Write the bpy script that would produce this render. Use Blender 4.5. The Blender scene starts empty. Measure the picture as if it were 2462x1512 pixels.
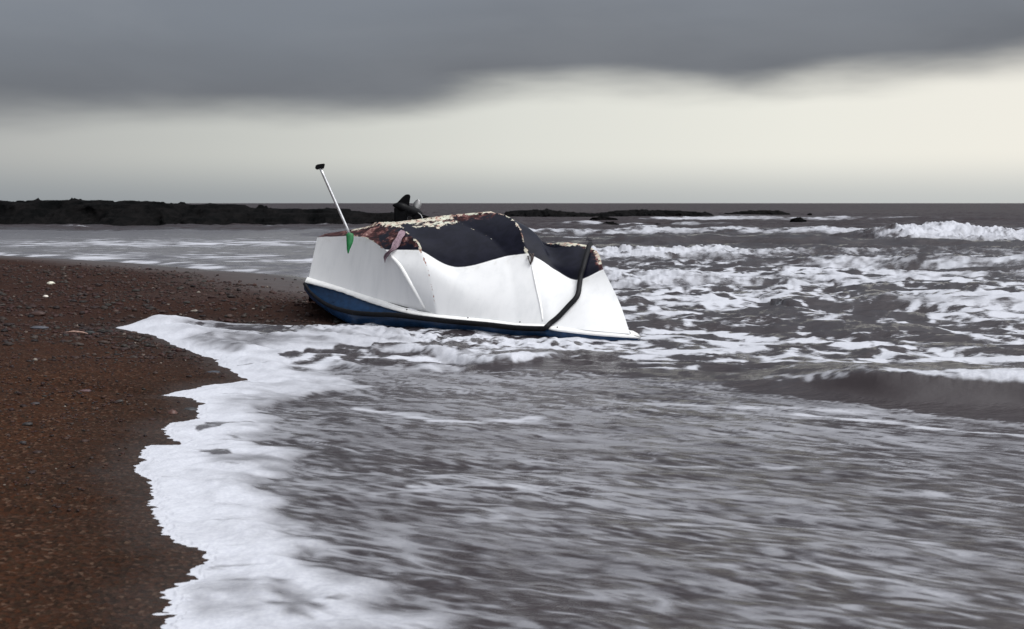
import bpy, bmesh, math, random
import numpy as np
from mathutils import Vector
from mathutils.bvhtree import BVHTree

random.seed(7)
rng = np.random.default_rng(11)
C = bpy.context.scene.collection
H = 1.4            # eye height above the water, metres
F = 2735.0         # focal length in units of the measuring grid (2462 wide)
CX, HY = 1231.0, 488.0


def at(px, py, d):
    """a measured bearing (px, py) at a real distance d -> world point"""
    return Vector(((px - CX) / F * d, d, H - (py - HY) / F * d))


def gnd(px, py, z=0.0):
    d = F * (H - z) / (py - HY)
    return ((px - CX) / F * d, d)


# ------------------------------------------------------------------ noise
_perm = rng.permutation(256)
_perm = np.concatenate([_perm, _perm, _perm])
_ang = rng.random(256) * 2 * np.pi
_gx, _gy = np.cos(_ang), np.sin(_ang)


def perlin(x, y, seed=0):
    x, y = np.broadcast_arrays(x, y)
    x = np.asarray(x, float) + seed * 17.31
    y = np.asarray(y, float) - seed * 9.73
    x0 = np.floor(x).astype(np.int64)
    y0 = np.floor(y).astype(np.int64)
    fx, fy = x - x0, y - y0
    u = fx * fx * fx * (fx * (fx * 6 - 15) + 10)
    v = fy * fy * fy * (fy * (fy * 6 - 15) + 10)

    def g(ix, iy, dx, dy):
        h = _perm[_perm[ix & 255] + (iy & 255)]
        return _gx[h] * dx + _gy[h] * dy
    a = g(x0, y0, fx, fy)
    b = g(x0 + 1, y0, fx - 1, fy)
    c = g(x0, y0 + 1, fx, fy - 1)
    d = g(x0 + 1, y0 + 1, fx - 1, fy - 1)
    return ((a + u * (b - a)) + v * ((c + u * (d - c)) - (a + u * (b - a)))) * 1.5


def fbm(x, y, oct=4, seed=0, gain=0.5):
    s, a = 0, 1.0
    for i in range(oct):
        s = s + a * perlin(x, y, seed + i)
        x, y, a = x * 2.03, y * 2.03, a * gain
    return s


def sst(a, b, x):
    t = np.clip((x - a) / (b - a), 0, 1)
    return t * t * (3 - 2 * t)


# ------------------------------------------------------------------ objects
def tag(o, label=None, cat=None, group=None, kind=None):
    if label: o['label'] = label
    if cat: o['category'] = cat
    if group: o['group'] = group
    if kind: o['kind'] = kind
    return o


def mesh_obj(name, verts, faces, mat, parent=None, smooth=True, attrs=None):
    me = bpy.data.meshes.new(name)
    verts = np.asarray(verts, dtype=np.float32)
    if isinstance(faces, np.ndarray):
        n, k = faces.shape
        me.vertices.add(len(verts))
        me.vertices.foreach_set('co', verts.ravel())
        me.loops.add(n * k)
        me.loops.foreach_set('vertex_index', faces.astype(np.int32).ravel())
        me.polygons.add(n)
        me.polygons.foreach_set('loop_start', np.arange(0, n * k, k, dtype=np.int32))
        me.update(calc_edges=True)
    else:
        me.from_pydata([tuple(map(float, v)) for v in verts], [], [tuple(map(int, f)) for f in faces])
        me.update()
    if smooth:
        me.polygons.foreach_set('use_smooth', np.ones(len(me.polygons), dtype=bool))
    for k_, arr in (attrs or {}).items():
        a = me.attributes.new(k_, 'FLOAT', 'POINT')
        a.data.foreach_set('value', np.asarray(arr, dtype=np.float32))
    if mat: me.materials.append(mat)
    o = bpy.data.objects.new(name, me)
    C.objects.link(o)
    if parent: o.parent = parent
    return o


def empty(name, loc):
    o = bpy.data.objects.new(name, None)
    C.objects.link(o)
    o.location = loc
    return o


def adopt(o, root):
    """parent o, built in world coordinates, to an Empty that is only translated"""
    o.parent = root
    o.matrix_parent_inverse.identity()
    if o.type == 'MESH':
        off = Vector(root.location)
        o.data.transform(__import__('mathutils').Matrix.Translation(-off))
    return o


def catmull(P, n):
    P = [Vector(p) for p in P]
    if len(P) == 2:
        return [P[0].lerp(P[1], i / (n - 1)) for i in range(n)]
    # dense sampling, then resample by arc length
    Q = [P[0] * 2 - P[1]] + P + [P[-1] * 2 - P[-2]]
    D = []
    for i in range(1, len(Q) - 2):
        p0, p1, p2, p3 = Q[i - 1:i + 3]
        for k in range(16):
            t = k / 16
            D.append(0.5 * ((2 * p1) + (p2 - p0) * t + (2 * p0 - 5 * p1 + 4 * p2 - p3) * t * t + (3 * p1 - p0 - 3 * p2 + p3) * t ** 3))
    D.append(P[-1].copy())
    L = [0]
    for i in range(1, len(D)): L.append(L[-1] + (D[i] - D[i - 1]).length)
    out, j = [], 0
    for i in range(n):
        s = L[-1] * i / (n - 1)
        while j < len(L) - 2 and L[j + 1] < s: j += 1
        t = (s - L[j]) / max(1e-9, L[j + 1] - L[j])
        out.append(D[j].lerp(D[j + 1], min(1, t)))
    return out


def tube(path, radii, seg=10, flat=1.0, up=Vector((0, -1, 0))):
    """tube along path; returns verts, faces (list)"""
    V, Fc = [], []
    n = len(path)
    for i, p in enumerate(path):
        t = (path[min(i + 1, n - 1)] - path[max(i - 1, 0)]).normalized()
        a = t.cross(up)
        if a.length < 1e-4: a = t.cross(Vector((1, 0, 0)))
        a.normalize()
        b = a.cross(t).normalized()
        r = radii[i] if hasattr(radii, '__len__') else radii
        for k in range(seg):
            w = 2 * math.pi * k / seg
            V.append(p + a * math.cos(w) * r + b * math.sin(w) * r * flat)
    for i in range(n - 1):
        for k in range(seg):
            k2 = (k + 1) % seg
            Fc.append((i * seg + k, i * seg + k2, (i + 1) * seg + k2, (i + 1) * seg + k))
    Fc.append(tuple(range(seg))[::-1])
    Fc.append(tuple((n - 1) * seg + k for k in range(seg)))
    return V, Fc


# ------------------------------------------------------------------ node helpers
class NT:
    def __init__(s, tree):
        s.t = tree
        s.n, s.l = tree.nodes, tree.links

    def new(s, typ, **kw):
        nd = s.n.new(typ)
        for k, v in kw.items(): setattr(nd, k, v)
        return nd

    def put(s, sock, v):
        if isinstance(v, bpy.types.NodeSocket): s.l.new(v, sock)
        elif v is not None: sock.default_value = v

    def math(s, op, a, b=None, c=None, clamp=False):
        nd = s.new('ShaderNodeMath', operation=op, use_clamp=clamp)
        for i, v in enumerate((a, b, c)): s.put(nd.inputs[i], v)
        return nd.outputs[0]

    def mix(s, f, a, b):
        nd = s.new('ShaderNodeMix', data_type='RGBA')
        s.put(nd.inputs[0], f)
        for i, v in ((6, a), (7, b)):
            if isinstance(v, tuple) and len(v) == 3: v = v + (1,)
            s.put(nd.inputs[i], v)
        return nd.outputs[2]

    def mapr(s, v, a, b, c=0.0, d=1.0, smooth=True):
        nd = s.new('ShaderNodeMapRange', interpolation_type='SMOOTHSTEP' if smooth else 'LINEAR')
        for i, x in enumerate((v, a, b, c, d)): s.put(nd.inputs[i], x)
        return nd.outputs[0]

    def noise(s, vec, scale, detail=4, rough=0.55, dist=0.0, dim='3D'):
        nd = s.new('ShaderNodeTexNoise', noise_dimensions=dim)
        if vec is not None: s.l.new(vec, nd.inputs['Vector'])
        nd.inputs['Scale'].default_value = scale
        nd.inputs['Detail'].default_value = detail
        nd.inputs['Roughness'].default_value = rough
        nd.inputs['Distortion'].default_value = dist
        return nd

    def scale_vec(s, vec, sc, rot=(0, 0, 0), loc=(0, 0, 0)):
        nd = s.new('ShaderNodeMapping')
        s.l.new(vec, nd.inputs[0])
        nd.inputs['Location'].default_value = loc
        nd.inputs['Rotation'].default_value = rot
        nd.inputs['Scale'].default_value = sc
        return nd.outputs[0]

    def attr(s, name):
        return s.new('ShaderNodeAttribute', attribute_name=name).outputs['Fac']

    def ramp(s, fac, stops):
        nd = s.new('ShaderNodeValToRGB')
        e = nd.color_ramp.elements
        while len(e) < len(stops): e.new(0.5)
        for i, (p, c) in enumerate(stops):
            e[i].position = p
            e[i].color = tuple(c) + (1,)
        s.put(nd.inputs[0], fac)
        return nd.outputs[0]

    def bump(s, h, strength, dist, normal=None):
        nd = s.new('ShaderNodeBump')
        s.put(nd.inputs['Height'], h)
        s.put(nd.inputs['Strength'], strength)
        s.put(nd.inputs['Distance'], dist)
        if normal is not None: s.l.new(normal, nd.inputs['Normal'])
        return nd.outputs[0]


def material(name):
    m = bpy.data.materials.new(name)
    m.use_nodes = True
    t = NT(m.node_tree)
    b = [n for n in t.n if n.type == 'BSDF_PRINCIPLED'][0]
    co = t.new('ShaderNodeTexCoord').outputs['Object']
    return m, t, b, co


def simple(name, col, rough, var=0.25, scale=20, metallic=0.0, bump=0.0, spec=0.35):
    m, t, b, co = material(name)
    n = t.noise(co, scale, 5, 0.6).outputs['Fac']
    lo = tuple(c * (1 - var) for c in col)
    hi = tuple(min(1, c * (1 + var)) for c in col)
    t.put(b.inputs['Base Color'], t.mix(t.mapr(n, 0.3, 0.7), lo, hi))
    t.put(b.inputs['Roughness'], t.mapr(n, 0.3, 0.7, rough * 0.85, min(1, rough * 1.2)))
    b.inputs['Metallic'].default_value = metallic
    b.inputs['Specular IOR Level'].default_value = spec
    if bump: t.put(b.inputs['Normal'], t.bump(n, 0.6, bump))
    return m


# ================================================================== camera
cam_d = bpy.data.cameras.new('camera')
cam = bpy.data.objects.new('camera', cam_d)
C.objects.link(cam)
cam.location = (0, 0, H)
cam.rotation_euler = (math.radians(90), 0, 0)
cam_d.sensor_width = 36
cam_d.lens = F / 2462 * 36
cam_d.shift_y = -(756 - HY) / 2462
cam_d.clip_end = 30000
cam_d.clip_start = 0.05
cam_d.dof.use_dof = True
cam_d.dof.focus_distance = 12.2
cam_d.dof.aperture_fstop = 5.0
bpy.context.scene.camera = cam

# ================================================================== sky and sun
SUN_EL, SUN_AZ = math.radians(58), math.radians(110)    # azimuth from +Y towards +X: behind the viewer, to the right
world = bpy.data.worlds.new('World')
bpy.context.scene.world = world
world.use_nodes = True
w = NT(world.node_tree)
w.n.clear()
D = w.new('ShaderNodeTexCoord').outputs['Generated']
sep = w.new('ShaderNodeSeparateXYZ')
w.l.new(D, sep.inputs[0])
X, Y, Z = sep.outputs
hyp = w.math('SQRT', w.math('ADD', w.math('MULTIPLY', X, X), w.math('MULTIPLY', Y, Y)))
R = w.math('DIVIDE', Z, w.math('MAXIMUM', hyp, 0.02))
az = w.math('ARCTAN2', X, Y)
n1 = w.noise(w.scale_vec(D, (3, 3, 9)), 1.6, 5, 0.5, 0.3).outputs['Fac']
n2 = w.noise(w.scale_vec(D, (5, 5, 22), loc=(3, 1, 2)), 1.3, 4, 0.45, 0.1).outputs['Fac']
# lower edge of the dark cloud bank rises to the right, in two lobes
edge = w.math('ADD', w.mapr(az, -0.5, 0.5, 0.068, 0.110, smooth=False), w.math('MULTIPLY', w.math('SUBTRACT', n2, 0.5), 0.034))
step1 = w.mapr(az, -0.15, 0.02, 0.0, 0.019)
step2 = w.mapr(az, 0.18, 0.27, 0.0, 0.008)
dip = w.mapr(az, 0.05, 0.22, 0.0, -0.016)
edge = w.math('ADD', edge, w.math('ADD', step1, w.math('ADD', step2, dip)))
rel = w.math('SUBTRACT', R, edge)
bank = w.mapr(rel, -0.024, w.mapr(az, -0.35, 0.1, 0.022, 0.012))
glow = w.ramp(w.mapr(az, -0.5, 0.5, smooth=False), [(0.0, (0.42, 0.425, 0.42)), (0.25, (0.57, 0.58, 0.55)), (0.5, (0.75, 0.755, 0.70)), (0.75, (0.87, 0.86, 0.785)), (1.0, (0.93, 0.895, 0.81))])
horiz = w.mix(w.mapr(az, -0.5, 0.5), (0.30, 0.325, 0.345), (0.58, 0.60, 0.59))
low = w.mix(w.mapr(R, -0.002, 0.045), horiz, glow)
dark = w.mix(w.mapr(rel, 0.0, 0.10), (0.158, 0.166, 0.184), (0.215, 0.235, 0.268))
dark = w.mix(w.mapr(n1, 0.35, 0.7, 0.0, 0.22), dark, (0.30, 0.315, 0.34))
sky = w.mix(bank, low, dark)
# unseen sky overhead and behind the viewer, its brightness set to light the hull
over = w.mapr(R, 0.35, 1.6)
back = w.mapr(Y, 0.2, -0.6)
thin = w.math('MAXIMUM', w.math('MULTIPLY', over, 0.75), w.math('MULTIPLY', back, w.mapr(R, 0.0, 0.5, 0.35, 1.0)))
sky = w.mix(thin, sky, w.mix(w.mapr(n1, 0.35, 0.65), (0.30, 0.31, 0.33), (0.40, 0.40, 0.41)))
# broad bright lobe added round the sun, out of view, to light the hull
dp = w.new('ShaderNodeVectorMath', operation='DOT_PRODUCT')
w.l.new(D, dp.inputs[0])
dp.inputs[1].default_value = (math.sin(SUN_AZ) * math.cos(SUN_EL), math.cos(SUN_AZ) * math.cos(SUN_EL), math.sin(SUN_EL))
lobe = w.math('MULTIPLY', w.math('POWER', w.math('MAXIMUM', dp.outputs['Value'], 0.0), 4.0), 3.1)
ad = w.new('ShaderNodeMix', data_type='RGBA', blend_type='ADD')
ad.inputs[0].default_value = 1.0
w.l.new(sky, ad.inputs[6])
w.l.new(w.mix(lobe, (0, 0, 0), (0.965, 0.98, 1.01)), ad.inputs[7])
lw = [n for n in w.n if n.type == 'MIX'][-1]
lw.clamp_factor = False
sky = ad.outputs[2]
nish = w.new('ShaderNodeTexSky', sky_type='NISHITA')
nish.sun_disc = False
nish.sun_elevation = SUN_EL
nish.sun_rotation = SUN_AZ
bg1 = w.new('ShaderNodeBackground')
w.l.new(nish.outputs[0], bg1.inputs[0])
bg1.inputs[1].default_value = 0.05
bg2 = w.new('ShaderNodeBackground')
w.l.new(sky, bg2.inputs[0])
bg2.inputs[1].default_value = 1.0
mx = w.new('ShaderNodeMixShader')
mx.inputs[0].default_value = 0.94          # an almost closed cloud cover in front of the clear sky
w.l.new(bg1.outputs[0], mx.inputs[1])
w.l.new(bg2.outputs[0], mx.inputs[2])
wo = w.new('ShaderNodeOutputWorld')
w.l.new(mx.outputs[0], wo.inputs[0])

sl = bpy.data.lights.new('sun', 'SUN')
sl.energy = 1.5
sl.angle = math.radians(25)
sl.color = (1.0, 0.975, 0.94)
so = bpy.data.objects.new('sun', sl)
C.objects.link(so)
sd_ = Vector((math.sin(SUN_AZ) * math.cos(SUN_EL), math.cos(SUN_AZ) * math.cos(SUN_EL), math.sin(SUN_EL)))
so.rotation_euler = sd_.to_track_quat('Z', 'Y').to_euler()
so.location = sd_ * 50

sc = bpy.context.scene
sc.view_settings.view_transform = 'Standard'
sc.view_settings.look = 'None'
sc.view_settings.exposure = 0
sc.view_settings.gamma = 1
sc.render.engine = 'CYCLES'
sc.cycles.use_denoising = True
sc.cycles.max_bounces = 6

# ================================================================== shoreline
shore_px = [(417, 1500), (399, 1476), (413, 1454), (390, 1427), (404, 1416), (420, 1404), (448, 1396), (466, 1369), (510, 1347), (506, 1329),
            (479, 1314), (435, 1305), (399, 1281), (410, 1254), (386, 1223), (390, 1192), (373, 1170), (337, 1148), (315, 1130), (355, 1108),
            (348, 1081), (373, 1071), (421, 1072), (479, 1077), (421, 1059), (395, 1032), (417, 1019), (488, 1008), (479, 997), (490, 979),
            (484, 961), (435, 946), (488, 930), (599, 914), (572, 899), (539, 881), (532, 864), (445, 837), (366, 804), (318, 793), (294, 788),
            (350, 775), (397, 773), (509, 777), (588, 782), (700, 783), (781, 786), (860, 783), (930, 772), (990, 750), (960, 720), (880, 697), (800, 680),
            (741, 668), (700, 662), (636, 657.6), (540, 651), (445, 643), (366, 635), (222, 626), (8, 614)]
shore = [gnd(*p) for p in shore_px]
land = [(-0.95, 1.2), (-1.05, 2.6)] + shore + [(-30, 37), (-60, 50), (-90, 50), (-90, -10), (-0.9, -10)]
land = np.array(land)


def poly_sd(px, py, P, pad=1.5):
    P = np.asarray(P)
    m = (px > P[:, 0].min() - pad) & (px < P[:, 0].max() + pad) & (py > P[:, 1].min() - pad) & (py < P[:, 1].max() + pad)
    out = np.full(px.shape, -pad)
    if m.any(): out[m] = np.maximum(-pad, _poly_sd(px[m], py[m], P))
    return out


def _poly_sd(px, py, P):
    """signed distance, positive inside the closed polygon P"""
    n = len(P)
    d2 = np.full(px.shape, 1e18)
    ins = np.zeros(px.shape, bool)
    for i in range(n):
        ax, ay = P[i]
        bx, by = P[(i + 1) % n]
        ex, ey = bx - ax, by - ay
        t = np.clip(((px - ax) * ex + (py - ay) * ey) / (ex * ex + ey * ey + 1e-12), 0, 1)
        d2 = np.minimum(d2, (px - ax - t * ex) ** 2 + (py - ay - t * ey) ** 2)
        cond = (ay > py) != (by > py)
        xi = ax + (py - ay) * ex / (ey if abs(ey) > 1e-12 else 1e-12)
        ins ^= cond & (px < xi)
    d = np.sqrt(d2)
    return np.where(ins, d, -d)


def line_d(px, py, P, pad=2.0):
    P = np.asarray(P)
    m = (px > P[:, 0].min() - pad) & (px < P[:, 0].max() + pad) & (py > P[:, 1].min() - pad) & (py < P[:, 1].max() + pad)
    out = np.full(px.shape, pad)
    if m.any(): out[m] = np.minimum(pad, _line_d(px[m], py[m], P))
    return out


def _line_d(px, py, P):
    d2 = np.full(px.shape, 1e18)
    for i in range(len(P) - 1):
        ax, ay = P[i]
        bx, by = P[i + 1]
        ex, ey = bx - ax, by - ay
        t = np.clip(((px - ax) * ex + (py - ay) * ey) / (ex * ex + ey * ey + 1e-12), 0, 1)
        d2 = np.minimum(d2, (px - ax - t * ex) ** 2 + (py - ay - t * ey) ** 2)
    return np.sqrt(d2)


def shore_sd(x, y):
    s = poly_sd(x, y, land)
    k = sst(14, 9, y)
    # fringed edge of the swash, finer close by
    s = s + (0.030 * perlin(x / 0.16, y / 0.10, 3) + 0.024 * perlin((x + 0.4 * y) / 0.08, y / 0.03, 4) + 0.014 * perlin((x + 0.4 * y) / 0.04, y / 0.015, 6)) * k + 0.05 * perlin(x / 0.6, y / 0.5, 5)
    return s


def beach_h(x, y, s):
    b = np.where(s > 0, 0.36 * (1 - np.exp(-np.maximum(s, 0) / 4.5)), 0.10 * s)
    b = b + sst(0.1, 1.0, s) * (0.018 * fbm(x / 1.3, y / 1.3, 3, 21) + 0.012 * perlin(x / 0.35, y / 0.35, 24))
    return b


def rows(fn, y0, y1):
    out, y = [], y0
    while y < y1:
        out.append(y)
        y += fn(y)
    out.append(y1)
    return np.array(out)


def grid(ys, ts):
    yy, tt = np.meshgrid(ys, ts, indexing='ij')
    return tt * np.maximum(yy, 2.0), yy


def grid_faces(nr, nc, keep=None):
    i = np.arange(nr * nc).reshape(nr, nc)
    f = np.stack([i[:-1, :-1], i[:-1, 1:], i[1:, 1:], i[1:, :-1]], -1)
    if keep is not None:
        k = keep[:-1, :-1] | keep[:-1, 1:] | keep[1:, 1:] | keep[1:, :-1]
        return f[k]
    return f.reshape(-1, 4)


def compact(V, faces, attrs):
    used = np.zeros(len(V), bool)
    used[faces.ravel()] = True
    idx = np.cumsum(used) - 1
    return V[used], idx[faces], {k: a[used] for k, a in attrs.items()}


# ================================================================== sea
def dy(y):
    a = y * y / 3829 * (1.65 if y < 10 else 2.1)
    if y < 60: return max(0.004, min(a, 0.14))
    if y < 160: return min(a, 0.55)
    return a * 0.6


ys = rows(dy, 1.6, 9000)
ts = np.concatenate([np.linspace(-1.3, -0.56, 60)[:-1], np.linspace(-0.56, 0.56, 1150), np.linspace(0.56, 1.3, 60)[1:]])
x, y = grid(ys, ts)
S = shore_sd(x, y)
calm_ = 0
keep = S < 0.35
ca, sa = math.cos(math.radians(14)), math.sin(math.radians(14))
u = x * ca - y * sa          # along the crests
v = x * sa + y * ca          # across them
px = CX + F * x / y
py = HY + F * H / y
wx = 0.5 * perlin(x / 1.7, y / 1.7, 40) + 0.2 * perlin(x / 0.6, y / 0.6, 41)
wy = 0.5 * perlin(x / 1.7, y / 1.7, 42) + 0.2 * perlin(x / 0.6, y / 0.6, 43)

h = np.zeros_like(x)
f = np.zeros_like(x)        # foam amount, 0.5 is the edge
soft = np.full_like(x, 0.08)
op = np.full_like(x, 0.9)

# ---- open-sea swell and chop
far = sst(14, 34, y) * (1 - 0.55 * sst(200, 900, y))
bay = sst(-1.2, -4.2, x + 0.10 * (y - 14)) * sst(15, 19, y) * sst(62, 55, y)   # sheltered water behind the spit
amp = far * (1 - 0.8 * bay)
rid = lambda a, b, s: 1 - 2 * np.abs(perlin(a, b, s))
sw = 0.16 * rid(u / 9 + 0.3 * wx, v / 4.2 + 0.2 * wy, 50) + 0.10 * rid(u / 3.5 + 0.3 * wx, v / 1.7 + 0.3 * wy, 51) + 0.05 * rid(u / 1.2, v / 0.7, 52)
sw = 0.8 * sw * (1 - sst(60, 150, y)) + sst(60, 150, y) * 0.16 * fbm(u / 12, v / 6, 3, 53)
h += amp * sw
mid = sst(8.2, 10.5, y) * sst(40, 22, y) * (1 - 0.7 * bay)
chop = 0.065 * rid(u / 2.8 + 0.5 * wx, v / 1.5 + 0.4 * wy, 54) * sst(10.2, 12.5, y) + 0.05 * rid(u / 1.1 + 0.4 * wx, v / 0.55 + 0.4 * wy, 55) + 0.02 * rid(u / 0.4 + wx, v / 0.24 + wy, 56)
h += mid * chop
near = sst(10.5, 8.5, y)
h += near * (0.012 * perlin(u / 0.9, v / 0.34, 57) + 0.007 * perlin(u / 0.26, v / 0.11, 58)) * sst(0.0, -0.6, S)

# ---- explicit breakers: crest line y0(x), height, front / back width, foam
def breaker(xs, y0s, A, wf, wb, foam, drop=0.6, lump=0.0, seed=0, lscale=0.45):
    """crest line through (xs, y0s); A and foam are lists along it"""
    global h, f, soft, op
    yc = np.interp(x, xs, y0s) + 0.18 * np.array(wf + wb) * perlin(x / (wb * 1.2), y * 0 + seed, 60 + seed) * 2
    Ax = np.interp(x, xs, A, left=0, right=A[-1])
    Fx = np.interp(x, xs, foam, left=0, right=foam[-1])
    Ax = Ax * (1 + 0.35 * perlin(x / (wb * 0.7), y * 0 + seed, 61 + seed))
    Fx = Fx * (1 + 0.30 * perlin(x / (wb * 0.45), y * 0 + seed, 62 + seed))
    s = y - yc
    m = (np.abs(s) < 4 * wb) & (x > xs[0] - 1)
    pr = np.where(s < 0, np.exp(-(s / wf) ** 2), np.exp(-(s / wb) ** 2))
    h += np.where(m, Ax * pr, 0)
    ff = Fx * np.where(s < 0, np.exp(-(np.minimum(s + drop * 0.4, 0) / drop) ** 2), np.exp(-(s / (wb * 0.35)) ** 2))
    tex = fbm(x / lscale + wx, y / (lscale * 1.3), 3, 70 + seed)
    fine_ = perlin(x / lscale * 2.6, y / lscale * 1.8, 73 + seed)
    f = np.maximum(f, np.where(m, ff * (0.78 + 0.45 * tex + 0.30 * fine_), 0))
    soft = np.where(m & (ff > 0.15), np.maximum(soft, 0.2), soft)
    op = np.where(m & (ff > 0.1), np.minimum(op, 0.86 - 0.30 * np.clip(tex - 0.2 + 0.5 * fine_ - 0.35 * s / wf * (s < 0), -1, 1)), op)
    if lump:
        bil = 0.75 * np.abs(perlin(x / lscale, y / lscale, 75 + seed)) + 0.5 * np.abs(perlin(x / lscale * 2.2, y / lscale * 2.2, 76 + seed)) + 0.25 * np.abs(perlin(x / lscale * 4.7, y / lscale * 4.7, 77 + seed))
        h += np.where(m, 0.62 * lump * (bil - 0.3 + 0.25 * np.abs(perlin(x / lscale * 9, y / lscale * 7, 78 + seed))) * np.clip(ff * 1.3, 0, 1), 0)


# ---- base foam streaks over the open water
lace1 = 1 - 2.6 * np.abs(perlin(u / 1.5 + 0.8 * wx, v / 1.25 + 0.8 * wy, 80))
lace2 = 1 - 2.6 * np.abs(perlin(u / 0.60 + 1.1 * wx, v / 0.48 + 1.1 * wy, 81))
patch = fbm(u / 3.4 + 0.4 * wx, v / 2.5 + 0.4 * wy, 3, 82)
lace3 = 1 - 2.6 * np.abs(perlin(u / 0.30 + 1.2 * wx, v / 0.25 + 1.2 * wy, 87))
fm = 0.31 + 0.15 * lace1 + 0.19 * lace2 + 0.15 * lace3 + 0.20 * patch + 0.17 * fbm(u / 0.45, v / 0.16, 3, 86) - 0.10 * sst(13.5, 12, y)
zone = sst(8.4, 9.6, y) * sst(34, 21, y)
f = np.maximum(f, zone * fm)
# farther out: long sparse streaks
fs = 0.06 + 0.30 * fbm(u / 6, v / 1.6, 4, 83) + 0.16 * (1 - 2.6 * np.abs(perlin(u / 3.0 + wx, v / 1.0 + wy, 84))) + 0.9 * np.clip(h - 0.10, 0, 1)
f = np.maximum(f, sst(22, 30, y) * sst(130, 70, y) * fs * (1 - bay))
# sheltered bay: a few lines of spent foam over a pale film imitating reflected sky
brk = np.clip(0.75 + 0.9 * fbm(x / 1.4, y / 0.55, 3, 88), 0, 1.4)
fb = 0.27 + 0.32 * fbm(x / 1.3, y / 0.6, 4, 85) + brk * (0.40 * np.exp(-((py - 588 - 8 * perlin(x / 4, y * 0, 8)) / 9) ** 2) + 0.34 * np.exp(-((py - 609 - 0.025 * px) / 7) ** 2) * sst(60, 260, px) + 0.34 * np.exp(-((S + 0.25) / 0.5) ** 2) * sst(700, 560, px))
wb_ = sst(0.05, 0.95, bay + 0.25 * perlin(x / 0.9, y / 1.1, 89) * (bay > 0) * (bay < 1))
f = f + (np.maximum(fb * sst(50, 40, y) + 0.05, 0.56) - f) * wb_
op = op + (0.15 + 0.68 * sst(0.38, 0.78, fb + 0.12 * perlin(x / 0.5, y / 0.35, 114)) * sst(50, 40, y) - op) * wb_
soft = soft + (0.05 - soft) * wb_

# ---- the individual breakers
breaker([11.4, 12.4, 13.4, 14.4, 16, 18, 21, 30], [41.3, 40.6, 40, 40, 39.6, 39.4, 39, 39], [0.0, 0.26, 0.58, 0.50, 0.36, 0.30, 0.26, 0.2], 1.1, 2.4, [0, 0.55, 1.15, 1.1, 1.0, 0.95, 0.85, 0.5], drop=2.4, lump=0.36, seed=1, lscale=0.6)
breaker([0.6, 1.8, 3.2, 4.6, 5.6, 7.5, 10, 13], [26.9, 26.4, 26.1, 26.0, 26.3, 27, 27.5, 28], [0.18, 0.26, 0.28, 0.24, 0.16, 0.12, 0.12, 0.16], 1.0, 1.8, [0.5, 1.05, 1.15, 1.0, 0.7, 0.5, 0.45, 0.2], drop=1.0, lump=0.16, seed=2, lscale=0.4)
breaker([0.9, 1.7, 2.6, 3.6, 5.0, 8], [19.2, 19.0, 18.9, 19.2, 19.8, 20.5], [0.08, 0.14, 0.13, 0.09, 0.05, 0.04], 0.45, 1.2, [0.4, 0.85, 0.8, 0.6, 0.35, 0.2], drop=0.8, lump=0.10, seed=3, lscale=0.3)
breaker([4, 6, 8, 9.5, 12, 16], [24, 23.6, 23, 22.6, 22.3, 22], [0.0, 0.10, 0.16, 0.24, 0.24, 0.2], 0.5, 1.6, [0.1, 0.3, 0.45, 0.5, 0.5, 0.4], drop=0.6, lump=0.05, seed=4)
breaker([2.5, 5, 8, 12, 18], [36, 35, 34.5, 34, 34], [0.1, 0.2, 0.25, 0.15, 0.1], 0.9, 2.5, [0.1, 0.15, 0.2, 0.1, 0.0], drop=0.6, seed=5)
breaker([13, 16, 22, 40], [92, 90, 89, 89], [0.0, 0.16, 0.14, 0.1], 2.0, 4, [0.0, 0.5, 0.55, 0.3], drop=2, lump=0.06, seed=6, lscale=1.5)
breaker([8, 12, 18, 26, 40], [91, 90, 90, 89, 88], [0.0, 0.12, 0.15, 0.10, 0.05], 1.5, 3, [0.2, 0.8, 0.85, 0.5, 0.1], drop=4, lump=0.12, seed=7, lscale=1.6)
breaker([1.5, 4, 10, 16], [70, 69, 69, 69], [0.0, 0.10, 0.10, 0.05], 1.2, 3, [0.3, 0.6, 0.6, 0.2], drop=3, lump=0.08, seed=12, lscale=1.2)
breaker([-9.5, -7.4, -5, -2], [49, 48, 47, 46], [0.0, 0.22, 0.28, 0.2], 1.0, 2.6, [0.2, 0.9, 0.95, 0.7], drop=1.5, lump=0.16, seed=8, lscale=0.8)
breaker([3.5, 6, 9, 13, 20], [15.2, 14.6, 14.2, 13.7, 13], [0.05, 0.14, 0.17, 0.14, 0.1], 0.5, 1.3, [0.1, 0.2, 0.2, 0.2, 0.2], drop=0.5, seed=9)
# the little shore breaker at the right
breaker([0.7, 1.6, 2.2, 2.6, 3.2, 3.7, 5.5], [9.0, 8.9, 8.6, 8.38, 7.98, 7.65, 6.6], [0.0, 0.02, 0.08, 0.19, 0.22, 0.23, 0.24], 0.24, 1.1, [0.15, 0.3, 0.6, 1.0, 1.1, 1.1, 1.0], drop=0.09, lump=0.02, seed=10, lscale=0.2)
face = np.exp(-((y - (np.interp(x, [1.6, 2.6, 3.7, 5.5], [8.9, 8.38, 7.65, 6.6]) - 0.36)) / 0.22) ** 2) * sst(2.0, 2.9, x)
# foamy lip in front of the boat
breaker([-1.3, -0.95, -0.7, -0.3, 0.0, 0.3, 0.5], [10.42, 10.35, 10.2, 9.95, 9.72, 9.85, 10.15], [0.05, 0.06, 0.06, 0.07, 0.08, 0.06, 0.02], 0.09, 0.5, [0.5, 0.8, 0.9, 0.95, 1.0, 0.9, 0.0], drop=0.10, lump=0.03, seed=11, lscale=0.22)
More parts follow.
